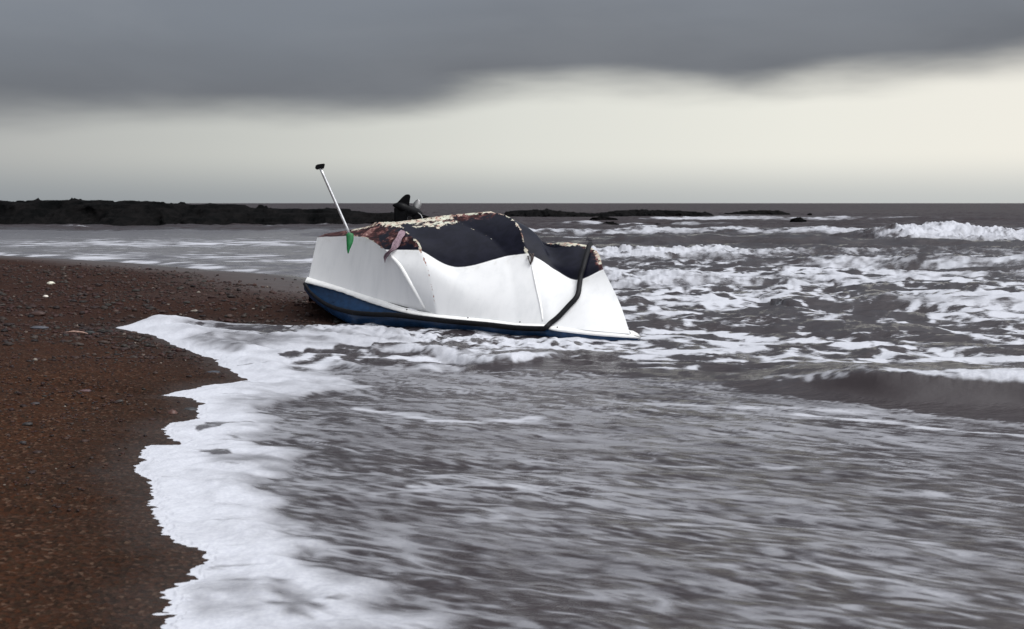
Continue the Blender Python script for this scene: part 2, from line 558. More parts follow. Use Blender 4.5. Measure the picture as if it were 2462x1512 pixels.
# water piling against the hull
near_hull = np.exp(-(line_d(x, y, [(-2.1, 12.3), (-1.2, 11.7), (0.2, 11.2), (1.1, 10.9), (1.7, 10.9)]) / 0.8) ** 2)
h *= 1 - 0.75 * near_hull
pile = np.exp(-(line_d(x, y, [(-2.1, 12.4), (-1.2, 11.65), (-0.3, 11.25), (0.5, 10.95), (1.3, 10.6), (1.7, 10.6)]) / 0.6) ** 2)
h += pile * sst(1.6, 0.4, x) * (0.055 * np.abs(perlin(x / 0.25, y / 0.3, 90)) + 0.03 * np.abs(perlin(x / 0.1, y / 0.13, 91)))
f = np.maximum(f, pile * (0.46 + 0.30 * fbm(x / 0.17, y / 0.20, 4, 92) + 0.22 * (1 - 2.6 * np.abs(perlin(x / 0.28 + wx, y / 0.34 + wy, 93)))))
f = f * (1 - 0.9 * face)

# ---- foreground backwash: soft lens-shaped streaks
a2 = np.radians(29)
u2, v2 = x * math.cos(a2) - y * math.sin(a2), x * math.sin(a2) + y * math.cos(a2)
v2 = v2 + 0.05 * wx
st = (0.66 * perlin(u2 / 0.135, v2 / 0.038, 100) + 0.50 * perlin(u2 / 0.36 + 0.35 * wx, v2 / 0.092 + 0.35 * wy, 101) + 0.40 * perlin(u2 / 1.5, v2 / 0.34, 102) + 0.34 * perlin(u2 / 0.075, v2 / 0.024, 103) + 0.3 * perlin(u2 / 3.5, v2 / 1.1, 104))
fg = 0.49 + 0.56 * st - 0.06 * sst(6, 4.5, y)
yb_ = np.interp(x, [-1, 0.5, 1.6, 2.6, 3.7, 5.5], [10.3, 10.0, 9.3, 8.4, 7.65, 6.6])
fgz = sst(-0.35, -0.95, y - yb_)
strong = sst(0.55, 0.85, f)                      # solid foam keeps its own look
thr = np.clip(1 - 2.6 * np.abs(perlin(u2 / 0.55 + 0.5 * wx, v2 / 0.13 + 0.5 * wy, 107)), 0, 1) * sst(-0.1, 0.5, perlin(u2 / 0.9, v2 / 0.3, 108))
thr = np.maximum(thr, 0.8 * np.clip(1 - 2.2 * np.abs(perlin(u2 / 0.25 + 0.5 * wx, v2 / 0.07 + 0.5 * wy, 109)), 0, 1) * sst(0.0, 0.5, perlin(u2 / 0.7, v2 / 0.25, 113)))
f = np.where(fgz > 0, np.maximum(f, fgz * np.maximum(fg, 0.74 * thr)), f)
op = op - (0.53 + 0.13 * sst(0.4, -0.4, perlin(u2 / 2.2, v2 / 0.7, 105)) + 0.12 * perlin(u2 / 0.3, v2 / 0.09, 106) - 0.16 * thr) * fgz * (1 - strong)
soft = soft + (0.14 + 0.06 * sst(6.5, 4.5, y)) * fgz * (1 - strong)


def streak(pts, wid, val, o, so):
    """a brighter foam line; widths in metres across the flow"""
    global f, soft, op
    P = [gnd(*p) for p in pts]
    kk = 0.10 + 0.5 * min(1, wid)
    d = line_d(x + kk * wx, y + 0.10 * perlin(x / 0.5, y * 0, 9) + kk * wy, P) * (1 + 0.6 * perlin(x / 0.5, y / 0.5, 110) + 0.4 * perlin(x / 0.17, y / 0.14, 112))
    g = np.exp(-(d / wid) ** 2)
    g = g * (0.75 + 0.5 * fbm(u / 0.3, v / 0.08, 3, 111))
    if wid > 0.1: g = g * np.clip(0.72 + 0.35 * lace2 + 0.25 * lace3, 0.2, 1.1)
    f = np.maximum(f, val * g)
    op = op + (o - op) * np.clip(g, 0, 1) * (o > op)
    soft = soft + (so - soft) * np.clip(g, 0, 1)


streak([(860, 985), (1050, 1010), (1300, 1012)], 0.07, 0.9, 0.75, 0.3)
streak([(1000, 1165), (1180, 1162), (1290, 1185)], 0.05, 0.85, 0.7, 0.3)
streak([(1940, 1000), (2200, 1022), (2462, 1048)], 0.08, 1.0, 0.8, 0.2)
streak([(1450, 960), (1800, 985), (2100, 990)], 0.06, 0.8, 0.7, 0.3)
streak([(1950, 1290), (2150, 1300), (2300, 1330)], 0.06, 0.8, 0.6, 0.3)
streak([(1400, 1110), (1700, 1122), (1900, 1130)], 0.05, 0.8, 0.6, 0.3)
streak([(700, 1170), (900, 1190), (1050, 1170)], 0.07, 0.85, 0.6, 0.35)
streak([(1550, 800), (1800, 820), (2020, 840), (2290, 860)], 0.18, 1.0, 0.9, 0.12)
streak([(1560, 860), (1800, 880), (2000, 890), (2200, 880)], 0.12, 0.9, 0.9, 0.12)
streak([(1480, 730), (1750, 700), (2050, 690)], 0.5, 0.8, 0.85, 0.12)

# ---- the white swash along the sand
swash_px = [(380, 1540), (980, 1540), (950, 1484), (870, 1440), (776, 1426), (722, 1388), (725, 1330), (712, 1284), (634, 1238), (606, 1180), (640, 1150), (600, 1122), (690, 1092), (600, 1075), (560, 1052),
            (640, 1030), (590, 1000), (640, 975), (720, 955), (868, 934), (800, 912), (720, 902), (668, 885), (660, 866), (700, 850), (790, 842), (900, 838), (1000, 824), (960, 806), (860, 797),
            (760, 800), (640, 822), (560, 812), (480, 800), (420, 795), (480, 782), (640, 787), (800, 790), (800, 782), (500, 770), (280, 770), (250, 800), (500, 880), (560, 915), (400, 940), (360, 1020), (300, 1130), (330, 1300)]
sw_poly = np.array([gnd(*p) for p in swash_px])
nearm = (y < 16) & (x < 1.2)
sw_d = np.full_like(x, -9.0)
xx, yy = x[nearm], y[nearm]
xw = xx + 0.14 * fbm(xx / 0.5, yy / 0.35, 3, 120)
yw = yy + 0.10 * fbm(xx / 0.6, yy / 0.3, 3, 121)
sw_d[nearm] = poly_sd(xw, yw, sw_poly)
band = sst(-0.16, 0.10, sw_d)
halo = 0.8 * sst(-0.42, 0.05, sw_d) * sst(8.3, 7.2, y)
dark_str = fbm(u / 0.5, v / 0.12, 4, 122)
blot = fbm(u2 / 0.7, v2 / 0.22, 4, 123)
f = np.maximum(f, halo * (0.62 + 0.42 * dark_str))
f = f * (1 - band) + band * np.maximum(f, 0.95 + 0.45 * dark_str)
edge_w = sst(-0.75, -0.10, S)
op = op + ((0.74 + 0.24 * edge_w - (0.48 - 0.38 * edge_w) * np.clip(blot + 0.15 + 0.3 * perlin(u2 / 0.25, v2 / 0.08, 126), 0, 1)) - op) * np.maximum(band, 0.40 * halo)
# thinner places where grey water or sand shows through the foam
def thin_spot(P, dist, amount):
    global f, op
    g = amount * sst(-dist, dist, poly_sd(x + 0.05 * wx + 0.03 * perlin(x / 0.12, y / 0.07, 127), y + 0.05 * wy, np.array([gnd(*p) for p in P])))
    g = np.clip(g * (0.8 + 0.5 * perlin(u2 / 0.2, v2 / 0.06, 128)), 0, 1)
    op = op * (1 - 0.85 * g)


thin_spot([(485, 838), (560, 856), (650, 845), (720, 834), (640, 824), (560, 818), (470, 812), (440, 818)], 0.12, 0.85)
thin_spot([(430, 786), (520, 783), (640, 788), (770, 792), (730, 806), (640, 812), (520, 806), (450, 796)], 0.10, 0.85)
thin_spot([(640, 1408), (700, 1420), (740, 1448), (772, 1472), (752, 1505), (690, 1500), (660, 1456)], 0.035, 0.95)
thin_spot([(470, 1400), (600, 1398), (660, 1430), (640, 1500), (480, 1500), (440, 1450)], 0.08, 0.45)
thin_spot([(785, 1452), (800, 1446), (826, 1449), (818, 1457), (795, 1458)], 0.012, 0.9)
thin_spot([(470, 1034), (500, 1021), (575, 1023), (525, 1036), (480, 1043)], 0.012, 1.3)
thin_spot([(474, 1086), (520, 1086), (572, 1101), (530, 1104), (485, 1097)], 0.012, 1.3)
thin_spot([(544, 1052), (566, 1055), (582, 1063), (560, 1063)], 0.02, 1.0)
thin_spot([(520, 960), (700, 950), (760, 975), (640, 990), (540, 985)], 0.12, 0.5)
thin_spot([(500, 1105), (640, 1100), (640, 1125), (520, 1120)], 0.07, 0.5)
edge_f = sst(-0.10, -0.02, S) * sst(13.5, 12.6, y)
f = np.maximum(f, edge_f * 1.1)
op = np.maximum(op, edge_f * 0.97)
# thin rim of foam, slightly raised, lumpy
thick = np.clip(band, 0, 1) * sst(14, 12, y)
h += thick * (0.012 + 0.010 * fbm(x / 0.22, y / 0.16, 3, 125)) + 0.010 * sst(-0.05, -0.25, S) * thick
h = h * np.where(S > -0.35, sst(0.15, -0.35, S), 1)
bh = beach_h(x, y, S)
zz = h + np.where(S > -0.02, np.minimum(bh * 0 - 0.02 * sst(0.0, 0.2, S), 0), 0.004)
V = np.stack([x, y, zz], -1).reshape(-1, 3)
faces = grid_faces(*x.shape, keep)
V, faces, at_ = compact(V, faces, {'foam': f.ravel(), 'soft': soft.ravel(), 'cover': op.ravel(), 'calm': bay.ravel()})

m_sea, t, b, co = material('sea_water')
fa, so_, cv = t.attr('foam'), t.attr('soft'), t.attr('cover')
fine = t.noise(t.scale_vec(co, (1, 2.2, 1), rot=(0, 0, math.radians(14))), 14, 5, 0.62, 0.4).outputs['Fac']
tiny = t.noise(co, 60, 3, 0.6).outputs['Fac']
sp0 = t.new('ShaderNodeSeparateXYZ')
t.l.new(co, sp0.inputs[0])
fa2 = t.math('ADD', fa, t.math('MULTIPLY', t.math('SUBTRACT', fine, 0.5), t.mapr(sp0.outputs[1], 6, 11, 0.22, 0.40)))
mask = t.math('MULTIPLY', t.mapr(fa2, t.math('SUBTRACT', 0.5, so_), t.math('ADD', 0.5, so_)), cv)
mud = t.mix(t.noise(co, 0.5, 4, 0.6).outputs['Fac'], (0.026, 0.0195, 0.0225), (0.040, 0.0325, 0.035))
foamc = t.mix(t.mapr(tiny, 0.3, 0.7), (0.50, 0.513, 0.57), (0.585, 0.600, 0.647))
t.put(b.inputs['Base Color'], t.mix(mask, mud, foamc))
rufar = t.math('MULTIPLY', t.mapr(sp0.outputs[1], 16, 75), t.math('SUBTRACT', 1.0, t.math('MULTIPLY', t.attr('calm'), 0.85)))   # unresolved chop: rougher, less mirror-like
t.put(b.inputs['Roughness'], t.math('MAXIMUM', t.mapr(mask, 0.0, 0.7, 0.13, 0.62), t.math('MULTIPLY', rufar, 0.4)))
t.put(b.inputs['Specular IOR Level'], t.math('SUBTRACT', 0.5, t.math('MULTIPLY', rufar, 0.40)))
b.inputs['IOR'].default_value = 1.36
rp = t.noise(t.scale_vec(co, (1, 2.6, 0.0), rot=(0, 0, math.radians(16))), 4.5, 6, 0.6, 0.1).outputs['Fac']
# wind ripples too small for the mesh tilt the facets far out
geo = t.new('ShaderNodeNewGeometry')
sp_ = t.new('ShaderNodeSeparateXYZ')
t.l.new(co, sp_.inputs[0])
rip = t.noise(t.scale_vec(co, (0.5, 1.0, 1), rot=(0, 0, math.radians(14))), 1.9, 4, 0.7).outputs['Color']
vs_ = t.new('ShaderNodeVectorMath', operation='SUBTRACT')
t.l.new(rip, vs_.inputs[0]); vs_.inputs[1].default_value = (0.5, 0.5, 0.5)
vm_ = t.new('ShaderNodeVectorMath', operation='MULTIPLY')
t.l.new(vs_.outputs[0], vm_.inputs[0]); vm_.inputs[1].default_value = (1.4, 3.6, 0.0)
vk_ = t.new('ShaderNodeVectorMath', operation='SCALE')
t.l.new(vm_.outputs[0], vk_.inputs[0]); t.put(vk_.inputs['Scale'], t.math('MULTIPLY', t.mapr(sp_.outputs[1], 14, 60, 0.0, 1.0), t.math('SUBTRACT', 1.0, t.math('MULTIPLY', t.attr('calm'), 0.9))))
va_ = t.new('ShaderNodeVectorMath', operation='ADD')
t.l.new(geo.outputs['Normal'], va_.inputs[0]); t.l.new(vk_.outputs[0], va_.inputs[1])
vn_ = t.new('ShaderNodeVectorMath', operation='NORMALIZE')
t.l.new(va_.outputs[0], vn_.inputs[0])
rp2 = t.noise(t.scale_vec(co, (1, 2.8, 0.0), rot=(0, 0, math.radians(22))), 19, 4, 0.6).outputs['Fac']
rp = t.math('ADD', rp, t.math('MULTIPLY', rp2, 0.22))
gz = t.new('ShaderNodeSeparateXYZ')
t.l.new(geo.outputs['Normal'], gz.inputs[0])
bp = t.bump(rp, t.math('MULTIPLY', t.mapr(gz.outputs[2], 0.86, 0.985, 0.10, 0.45), t.math('SUBTRACT', 1.0, t.math('MULTIPLY', mask, 0.8))), 0.08, vn_.outputs[0])
bp = t.bump(t.math('MULTIPLY', mask, t.math('ADD', 0.6, t.math('MULTIPLY', fine, 0.6))), t.mapr(sp_.outputs[1], 7, 11, 0.12, 0.4), 0.02, bp)
t.put(b.inputs['Normal'], bp)
sea = mesh_obj('sea', V, faces, m_sea, attrs=at_)
tag(sea, 'grey-brown choppy sea streaked with white foam', 'sea', kind='structure')

# ================================================================== beach
ysb = rows(lambda y_: 0.006 if y_ < 3 else min(max(0.006, y_ * y_ / 3829 * 2.2), 0.30), 1.0, 75)
tsb = np.concatenate([np.linspace(-3, -0.56, 160)[:-1], np.linspace(-0.56, 0.02, 620)])
bx, by = grid(ysb, tsb)
bs = shore_sd(bx, by)
bz = beach_h(bx, by, bs)
g1 = perlin(bx / 0.055, by / 0.055, 130)
bz = bz + sst(0.03, 0.15, bs) * sst(25, 8, by) * (0.004 * g1 + 0.003 * perlin(bx / 0.025, by / 0.025, 131))
# a few shallow scoops and ledges in the sand
for (qx, qy, rx, ry, dp) in [(210, 905, 0.5, 0.10, 0.03), (330, 908, 0.35, 0.08, 0.03), (170, 935, 0.4, 0.1, 0.03), (60, 1130, 0.2, 0.06, 0.02), (180, 1155, 0.2, 0.05, 0.02), (100, 1185, 0.25, 0.05, 0.02)]:
    gx, gy = gnd(qx, qy, 0.12)
    bz = bz - dp * np.exp(-((bx - gx) / rx) ** 2 - ((by - gy) / ry) ** 2)
keepb = bs > -1.2
V = np.stack([bx, by, bz], -1).reshape(-1, 3)
fcs = grid_faces(*bx.shape, keepb)
V, fcs, at_ = compact(V, fcs, {'wet': sst(0.9, 0.0, bs).ravel(), 'gloss': (sst(0.30, 0.02, bs) * sst(14, 12, by)).ravel(), 'sheen': (sst(3.6, 0.8, bs) * sst(14.5, 17.5, by + 0.3 * perlin(bx / 1.5, by / 0.8, 30))).ravel()})
m_beach, t, b, co = material('wet_sand')
vor = t.new('ShaderNodeTexVoronoi', feature='F1')
t.l.new(co, vor.inputs['Vector'])
vor.inputs['Scale'].default_value = 62
gsep = t.new('ShaderNodeSeparateColor')
t.l.new(vor.outputs['Color'], gsep.inputs[0])
big = t.noise(co, 2.2, 5, 0.6).outputs['Fac']
grain = t.noise(co, 260, 3, 0.6).outputs['Fac']
colr = t.ramp(gsep.outputs[0], [(0.0, (0.007, 0.007, 0.006)), (0.25, (0.020, 0.013, 0.010)), (0.5, (0.055, 0.021, 0.011)), (0.72, (0.020, 0.018, 0.013)), (0.9, (0.065, 0.032, 0.022)), (1.0, (0.13, 0.085, 0.06))])
brown = t.mix(t.mapr(big, 0.3, 0.7), (0.034, 0.015, 0.009), (0.054, 0.022, 0.0105))
colr = t.mix(0.35, colr, brown)
ocean_y = t.new('ShaderNodeSeparateXYZ')
t.l.new(co, ocean_y.inputs[0])
colr = t.mix(t.mapr(ocean_y.outputs[1], 6, 14), colr, t.mix(0.5, colr, (0.024, 0.014, 0.014)))
wet = t.attr('wet')
she = t.attr('sheen')
colr = t.mix(t.math('MULTIPLY', wet, 0.45), colr, (0.014, 0.010, 0.008))
t.put(b.inputs['Base Color'], colr)
t.put(b.inputs['Roughness'], t.math('SUBTRACT', t.mapr(wet, 0, 1, 0.72, 0.5), t.math('MULTIPLY', she, 0.3)))
t.put(b.inputs['Specular IOR Level'], t.math('ADD', t.mapr(she, 0, 1, 0.02, 0.8), t.math('MULTIPLY', t.attr('gloss'), 0.18)))
bp = t.bump(t.math('ADD', vor.outputs['Distance'], t.math('MULTIPLY', grain, 0.4)), t.mapr(she, 0, 1, 0.6, 0.1), 0.006)
bp = t.bump(t.noise(co, 22, 5, 0.65).outputs['Fac'], t.mapr(she, 0, 1, 0.6, 0.12), 0.02, bp)
t.put(b.inputs['Normal'], bp)
beach = mesh_obj('beach', V, fcs, m_beach, attrs=at_)
tag(beach, 'dark red-brown wet sand and shingle beach', 'beach', kind='structure')


def ground_z(gx, gy):
    a, b_ = np.array([gx], float), np.array([gy], float)
    return float(beach_h(a, b_, shore_sd(a, b_))[0])


# ------------------------------------------------------------------ pebbles
def ico(sub):
    bm = bmesh.new()
    bmesh.ops.create_icosphere(bm, subdivisions=sub, radius=1)
    bm.verts.ensure_lookup_table()
    vv = np.array([v_.co[:] for v_ in bm.verts])
    ff = np.array([[l.index for l in f_.verts] for f_ in bm.faces])
    bm.free()
    return vv, ff


def pebble_mesh(cx, cy, size, sub, flat=(0.35, 0.7)):
    vv, ff = ico(sub)
    n = len(cx)
    cz = beach_h(cx, cy, shore_sd(cx, cy))
    sx = size * rng.uniform(0.75, 1.35, n)
    sy = size * rng.uniform(0.7, 1.1, n)
    szz = size * rng.uniform(flat[0], flat[1], n)
    a = rng.random(n) * 6.283
    jit = 1 + 0.16 * rng.standard_normal((n, len(vv)))
    P = vv[None] * jit[..., None]
    lx, ly, lz = P[..., 0] * sx[:, None], P[..., 1] * sy[:, None], P[..., 2] * szz[:, None]
    c_, s_ = np.cos(a)[:, None], np.sin(a)[:, None]
    V_ = np.stack([lx * c_ - ly * s_ + cx[:, None], lx * s_ + ly * c_ + cy[:, None], lz + (cz + szz * 0.25)[:, None]], -1).reshape(-1, 3)
    F_ = (ff[None] + (np.arange(n) * len(vv))[:, None, None]).reshape(-1, 3)
    return V_, F_


m_peb, t, b, co = material('shingle')
isl = t.new('ShaderNodeNewGeometry').outputs['Random Per Island']
pc = t.ramp(isl, [(0.0, (0.010, 0.009, 0.010)), (0.2, (0.028, 0.014, 0.013)), (0.4, (0.045, 0.018, 0.016)), (0.55, (0.020, 0.019, 0.018)), (0.7, (0.055, 0.026, 0.020)), (0.86, (0.028, 0.029, 0.026)), (0.985, (0.075, 0.048, 0.040)), (1.0, (0.24, 0.21, 0.18))])
pn = t.noise(co, 60, 4, 0.6).outputs['Fac']
t.put(b.inputs['Base Color'], t.mix(t.mapr(pn, 0.35, 0.75, 0, 0.5), pc, (0.03, 0.024, 0.022)))
b.inputs['Roughness'].default_value = 0.5
b.inputs['Specular IOR Level'].default_value = 0.14
allV, allF, off = [], [], 0
for (n, d0, d1, s0, s1, sub) in [(18000, 9.2, 24, 0.009, 0.027, 1), (2200, 9.8, 22, 0.024, 0.050, 2), (9000, 5.0, 13, 0.005, 0.014, 1), (420, 5.5, 13, 0.010, 0.024, 2)]:
    cy = 1 / rng.uniform(1 / d1, 1 / d0, n)
    cx = rng.uniform(-0.56, -0.13, n) * cy
    s_ = shore_sd(cx, cy)
    cl = perlin(cx / 1.8, cy / 1.8, 140) + rng.uniform(-0.5, 0.5, n)
    ok = (s_ > 0.12 + 1.9 * sst(15.5, 18, cy) * (rng.random(n) < 0.93)) & (cl > -0.35) & (cy + rng.uniform(0, 4.0, n) + 1.2 * perlin(cx / 1.1, cy / 1.1, 141) > d0 + 4.0)
    cx, cy = cx[ok], cy[ok]
    size = s0 + (s1 - s0) * rng.random(len(cx)) ** 2.2
    v_, f_ = pebble_mesh(cx, cy, size, sub)
    allV.append(v_); allF.append(f_ + off); off += len(v_)
peb = mesh_obj('pebbles', np.concatenate(allV), np.concatenate(allF), m_peb)
tag(peb, 'countless small red and grey pebbles scattered over the beach', 'pebbles', kind='stuff')


def stone(px_, py_, rad, fl, col, label, cat='stone', name='stone', sx=1.0, rough=0.45):
    gx, gy = gnd(px_, py_, 0.08)
    gz = ground_z(gx, gy)
    gx, gy = gnd(px_, py_, gz)
    vv, ff = ico(3)
    sd = random.randint(1, 999)
    r = 1 + 0.16 * fbm(vv[:, 0] * 1.3 + sd, vv[:, 1] * 1.3 + vv[:, 2] * 1.7, 3, 150)
    P = vv * r[:, None] * np.array([rad * sx, rad * 0.8, rad * fl])
    P[:, 2] += rad * fl * 0.45
    m = simple(name + '_surface', col, rough, 0.35, 9 / rad * 0.06, bump=0.004)
    o = mesh_obj(name, P, ff, m)
    o.location = (gx, gy, gz)
    return tag(o, label, cat, 'white shells on the shingle' if cat == 'shell' else 'larger loose stones on the beach')


stone(415, 1000, 0.037, 0.75, (0.085, 0.040, 0.032), 'rounded reddish stone on the sand beside the scalloped white foam edge')
stone(458, 988, 0.048, 0.36, (0.035, 0.035, 0.038), 'flat dark grey stone touching the foam, just right of the reddish one')
stone(512, 897, 0.062, 0.22, (0.040, 0.044, 0.055), 'flat blue-grey stone lying where the foam pulls back in a notch')
stone(66, 1022, 0.032, 0.38, (0.02, 0.017, 0.017), 'low blackish stone half sunk in brown sand near the left margin')
stone(85, 972, 0.03, 0.35, (0.035, 0.03, 0.032), 'small dark flat stone above the blackish one on the brown sand')
stone(153, 1010, 0.022, 0.5, (0.018, 0.015, 0.015), 'tiny black stone alone in the middle of the brown sand', sx=1.1)
stone(287, 966, 0.026, 0.4, (0.03, 0.026, 0.024), 'small thin charcoal stone on bare sand left of the foam points')
stone(205, 941, 0.045, 0.22, (0.075, 0.042, 0.045), 'thin flat pinkish stone on the sand by a dark scoop')
stone(55, 1066, 0.02, 0.5, (0.02, 0.018, 0.02), 'smallest dark stone nearest the viewer on the brown sand')
stone(468, 764, 0.055, 0.55, (0.16, 0.12, 0.09), 'pale buff pebble standing out among dark shingle above the foam tongue')
stone(275, 769, 0.045, 0.4, (0.32, 0.29, 0.21), 'cream coloured stone just behind the tip of the foam tongue')
stone(122, 683, 0.06, 0.45, (0.62, 0.60, 0.50), 'bright white shell farthest up the dark shingle', 'shell', 'shell')
stone(110, 714, 0.035, 0.5, (0.62, 0.58, 0.52), 'small white shell on shingle just below the brightest one', 'shell', 'shell')
stone(600, 778, 0.07, 0.5, (0.05, 0.026, 0.022), 'large dark red cobble at the upper rim of the foam tongue', sx=1.2)
stone(95, 790, 0.075, 0.25, (0.06, 0.062, 0.075), 'long flat slate-blue stone on shingle at the left', sx=1.3)
stone(90, 758, 0.085, 0.4, (0.04, 0.02, 0.016), 'large brown-red cobble behind the slate-blue flat stone', sx=1.1)
stone(215, 802, 0.06, 0.35, (0.02, 0.022, 0.022), 'black flat cobble left of the foam tongue tip')
# driftwood sliver
V_, F_ = tube([Vector((-0.13, 0, 0.02)), Vector((-0.03, 0.01, 0.028)), Vector((0.06, 0, 0.022)), Vector((0.13, -0.02, 0.012))], [0.004, 0.012, 0.011, 0.003], 7)
dw = mesh_obj('driftwood', V_, F_, simple('bleached_wood', (0.34, 0.22, 0.18), 0.7, 0.3, 40))
gx, gy = gnd(183, 757, 0.25)
dw.location = (gx, gy, ground_z(gx, gy))
tag(dw, 'pale pinkish splinter of driftwood on the dark shingle', 'driftwood')

# ================================================================== rocks in the sea
m_rock, t, b, co = material('wet_black_rock')
rn = t.noise(co, 0.9, 8, 0.65, 0.5).outputs['Fac']
t.put(b.inputs['Base Color'], t.mix(t.mapr(rn, 0.35, 0.7), (0.0025, 0.0028, 0.003), (0.0085, 0.0078, 0.008)))
b.inputs['Roughness'].default_value = 0.8
b.inputs['Specular IOR Level'].default_value = 0.02
t.put(b.inputs['Normal'], t.bump(rn, 0.9, 0.3))


def ledge(tops, d, depth, label, seed, n=260, rough=0.3, base=-0.3):
    """a rock ledge: crest given by bearings at distance d"""
    X_ = np.array([(p - CX) / F * d for p, q in tops])
    Z_ = np.array([H - (q - HY) / F * (d + depth * 0.4) for p, q in tops])
    o_ = np.argsort(X_)
    X_, Z_ = X_[o_], Z_[o_]
    xs = np.linspace(X_[0], X_[-1], n)
    vs = np.linspace(0, 1, 40)
    gx_, gv = np.meshgrid(xs, vs, indexing='ij')
    top = np.interp(gx_, X_, Z_)
    shelf = 0.30 + 0.10 * perlin(gx_ / 5.0, gx_ * 0, seed + 9)
    prof = np.minimum(1, np.minimum(np.where(gv < 0.22, gv / 0.22 * shelf * 1.4, shelf * 1.4 + (gv - 0.22) / 0.22 * (1 - shelf * 1.4)), (1 - gv) / 0.25))
    prof = np.clip(prof, 0, 1) ** 0.6
    sc_ = max(0.5, np.mean(Z_))
    nz = fbm(gx_ / (1.6 * sc_), gv * depth / (1.6 * sc_), 5, seed, 0.6)
    zz_ = base + (top - base) * prof * (1 + 0.0 * nz) + rough * nz * sst(0, 0.3, prof) * (1 - 0.75 * sst(0.25, 0.45, gv) * sst(0.75, 0.55, gv))
    step = 0.22 * sc_
    q = np.floor(zz_ / step) * step
    fr = (zz_ - q) / step
    zz_ = q + step * sst(0.25, 0.75, fr) * 0.7 + 0.3 * (zz_ - q)
    yy_ = d + gv * depth + 0.22 * depth * fbm(gx_ / (3 * sc_), gv * 1.5, 4, seed + 5) * (1 - gv)
    endt = np.minimum(1, np.minimum((gx_ - xs[0]), (xs[-1] - gx_)) / (0.8 * sc_))
    zz_ = base + (zz_ - base) * endt ** 0.5
    V_ = np.stack([gx_, yy_, zz_], -1).reshape(-1, 3)
    cx_, cy_ = float(V_[:, 0].mean()), float(V_[:, 1].mean())
    V_ = V_ - np.array([cx_, cy_, 0])
    o = mesh_obj('rock_ledge', V_, grid_faces(n, 40), m_rock, smooth=False)
    o.location = (cx_, cy_, 0)
    return tag(o, label, 'rocks', 'rock ledges beyond the surf')


ledge([(-900, 470), (-500, 478), (-200, 482), (0, 487), (60, 484), (130, 484.5), (180, 488), (300, 486), (370, 488), (395, 495), (455, 488), (530, 496), (590, 502), (650, 507), (720, 506), (800, 506), (850, 512), (930, 516), (1010, 521), (1040, 528)], 66, 9, 'long black rock ledge reaching out from the left behind the beach', 160, n=800, rough=0.24)
ledge([(1205, 512), (1225, 508), (1260, 506), (1310, 504.5), (1350, 508), (1400, 513), (1440, 514), (1500, 507), (1540, 505), (1620, 506.5), (1680, 509), (1725, 513), (1735, 520)], 112, 7, 'low dark reef of rock behind the boat, longer of the two distant reefs', 170, n=300, rough=0.14)
ledge([(1735, 518), (1760, 513), (1800, 509), (1850, 506), (1895, 507.5), (1912, 513), (1918, 520)], 132, 6, 'short low dark reef right of the longer distant reef', 180, n=120, rough=0.12)


def sea_rock(px0, px1, pyt, pyb, label, seed):
    d = F * H / (pyb - HY)
    cx_ = ((px0 + px1) / 2 - CX) / F * d
    rx = (px1 - px0) / 2 / F * d
    ht = (pyb - pyt) / F * d * 1.15
    vv, ff = ico(4)
    r = 1 + 0.30 * fbm(vv[:, 0] * 1.6 + seed, vv[:, 1] * 1.6 + vv[:, 2] * 1.3, 4, 190)
    P = vv * r[:, None] * np.array([rx, rx * 0.7, ht])
    o = mesh_obj('sea_rock', P, ff, m_rock, smooth=False)
    o.location = (cx_, d + 0.4, 0.05)
    return tag(o, label, 'rock', 'single rocks awash in the surf')


sea_rock(1417, 1480, 523, 533, 'low black rock awash just in front of the long reef', 3)
sea_rock(1445, 1489, 537, 547, 'black hump of rock in foam, nearest sea rock to the boat', 8)
sea_rock(1574, 1596, 541.5, 548, 'small black rock tip alone right of the nearest hump', 13)
sea_rock(1904, 1941, 527.5, 538.5, 'dark dome of rock in white water, farthest right near the breaker', 21)
sea_rock(1943, 1955, 514.5, 519, 'tiny dark rock speck off the end of the short reef', 34)

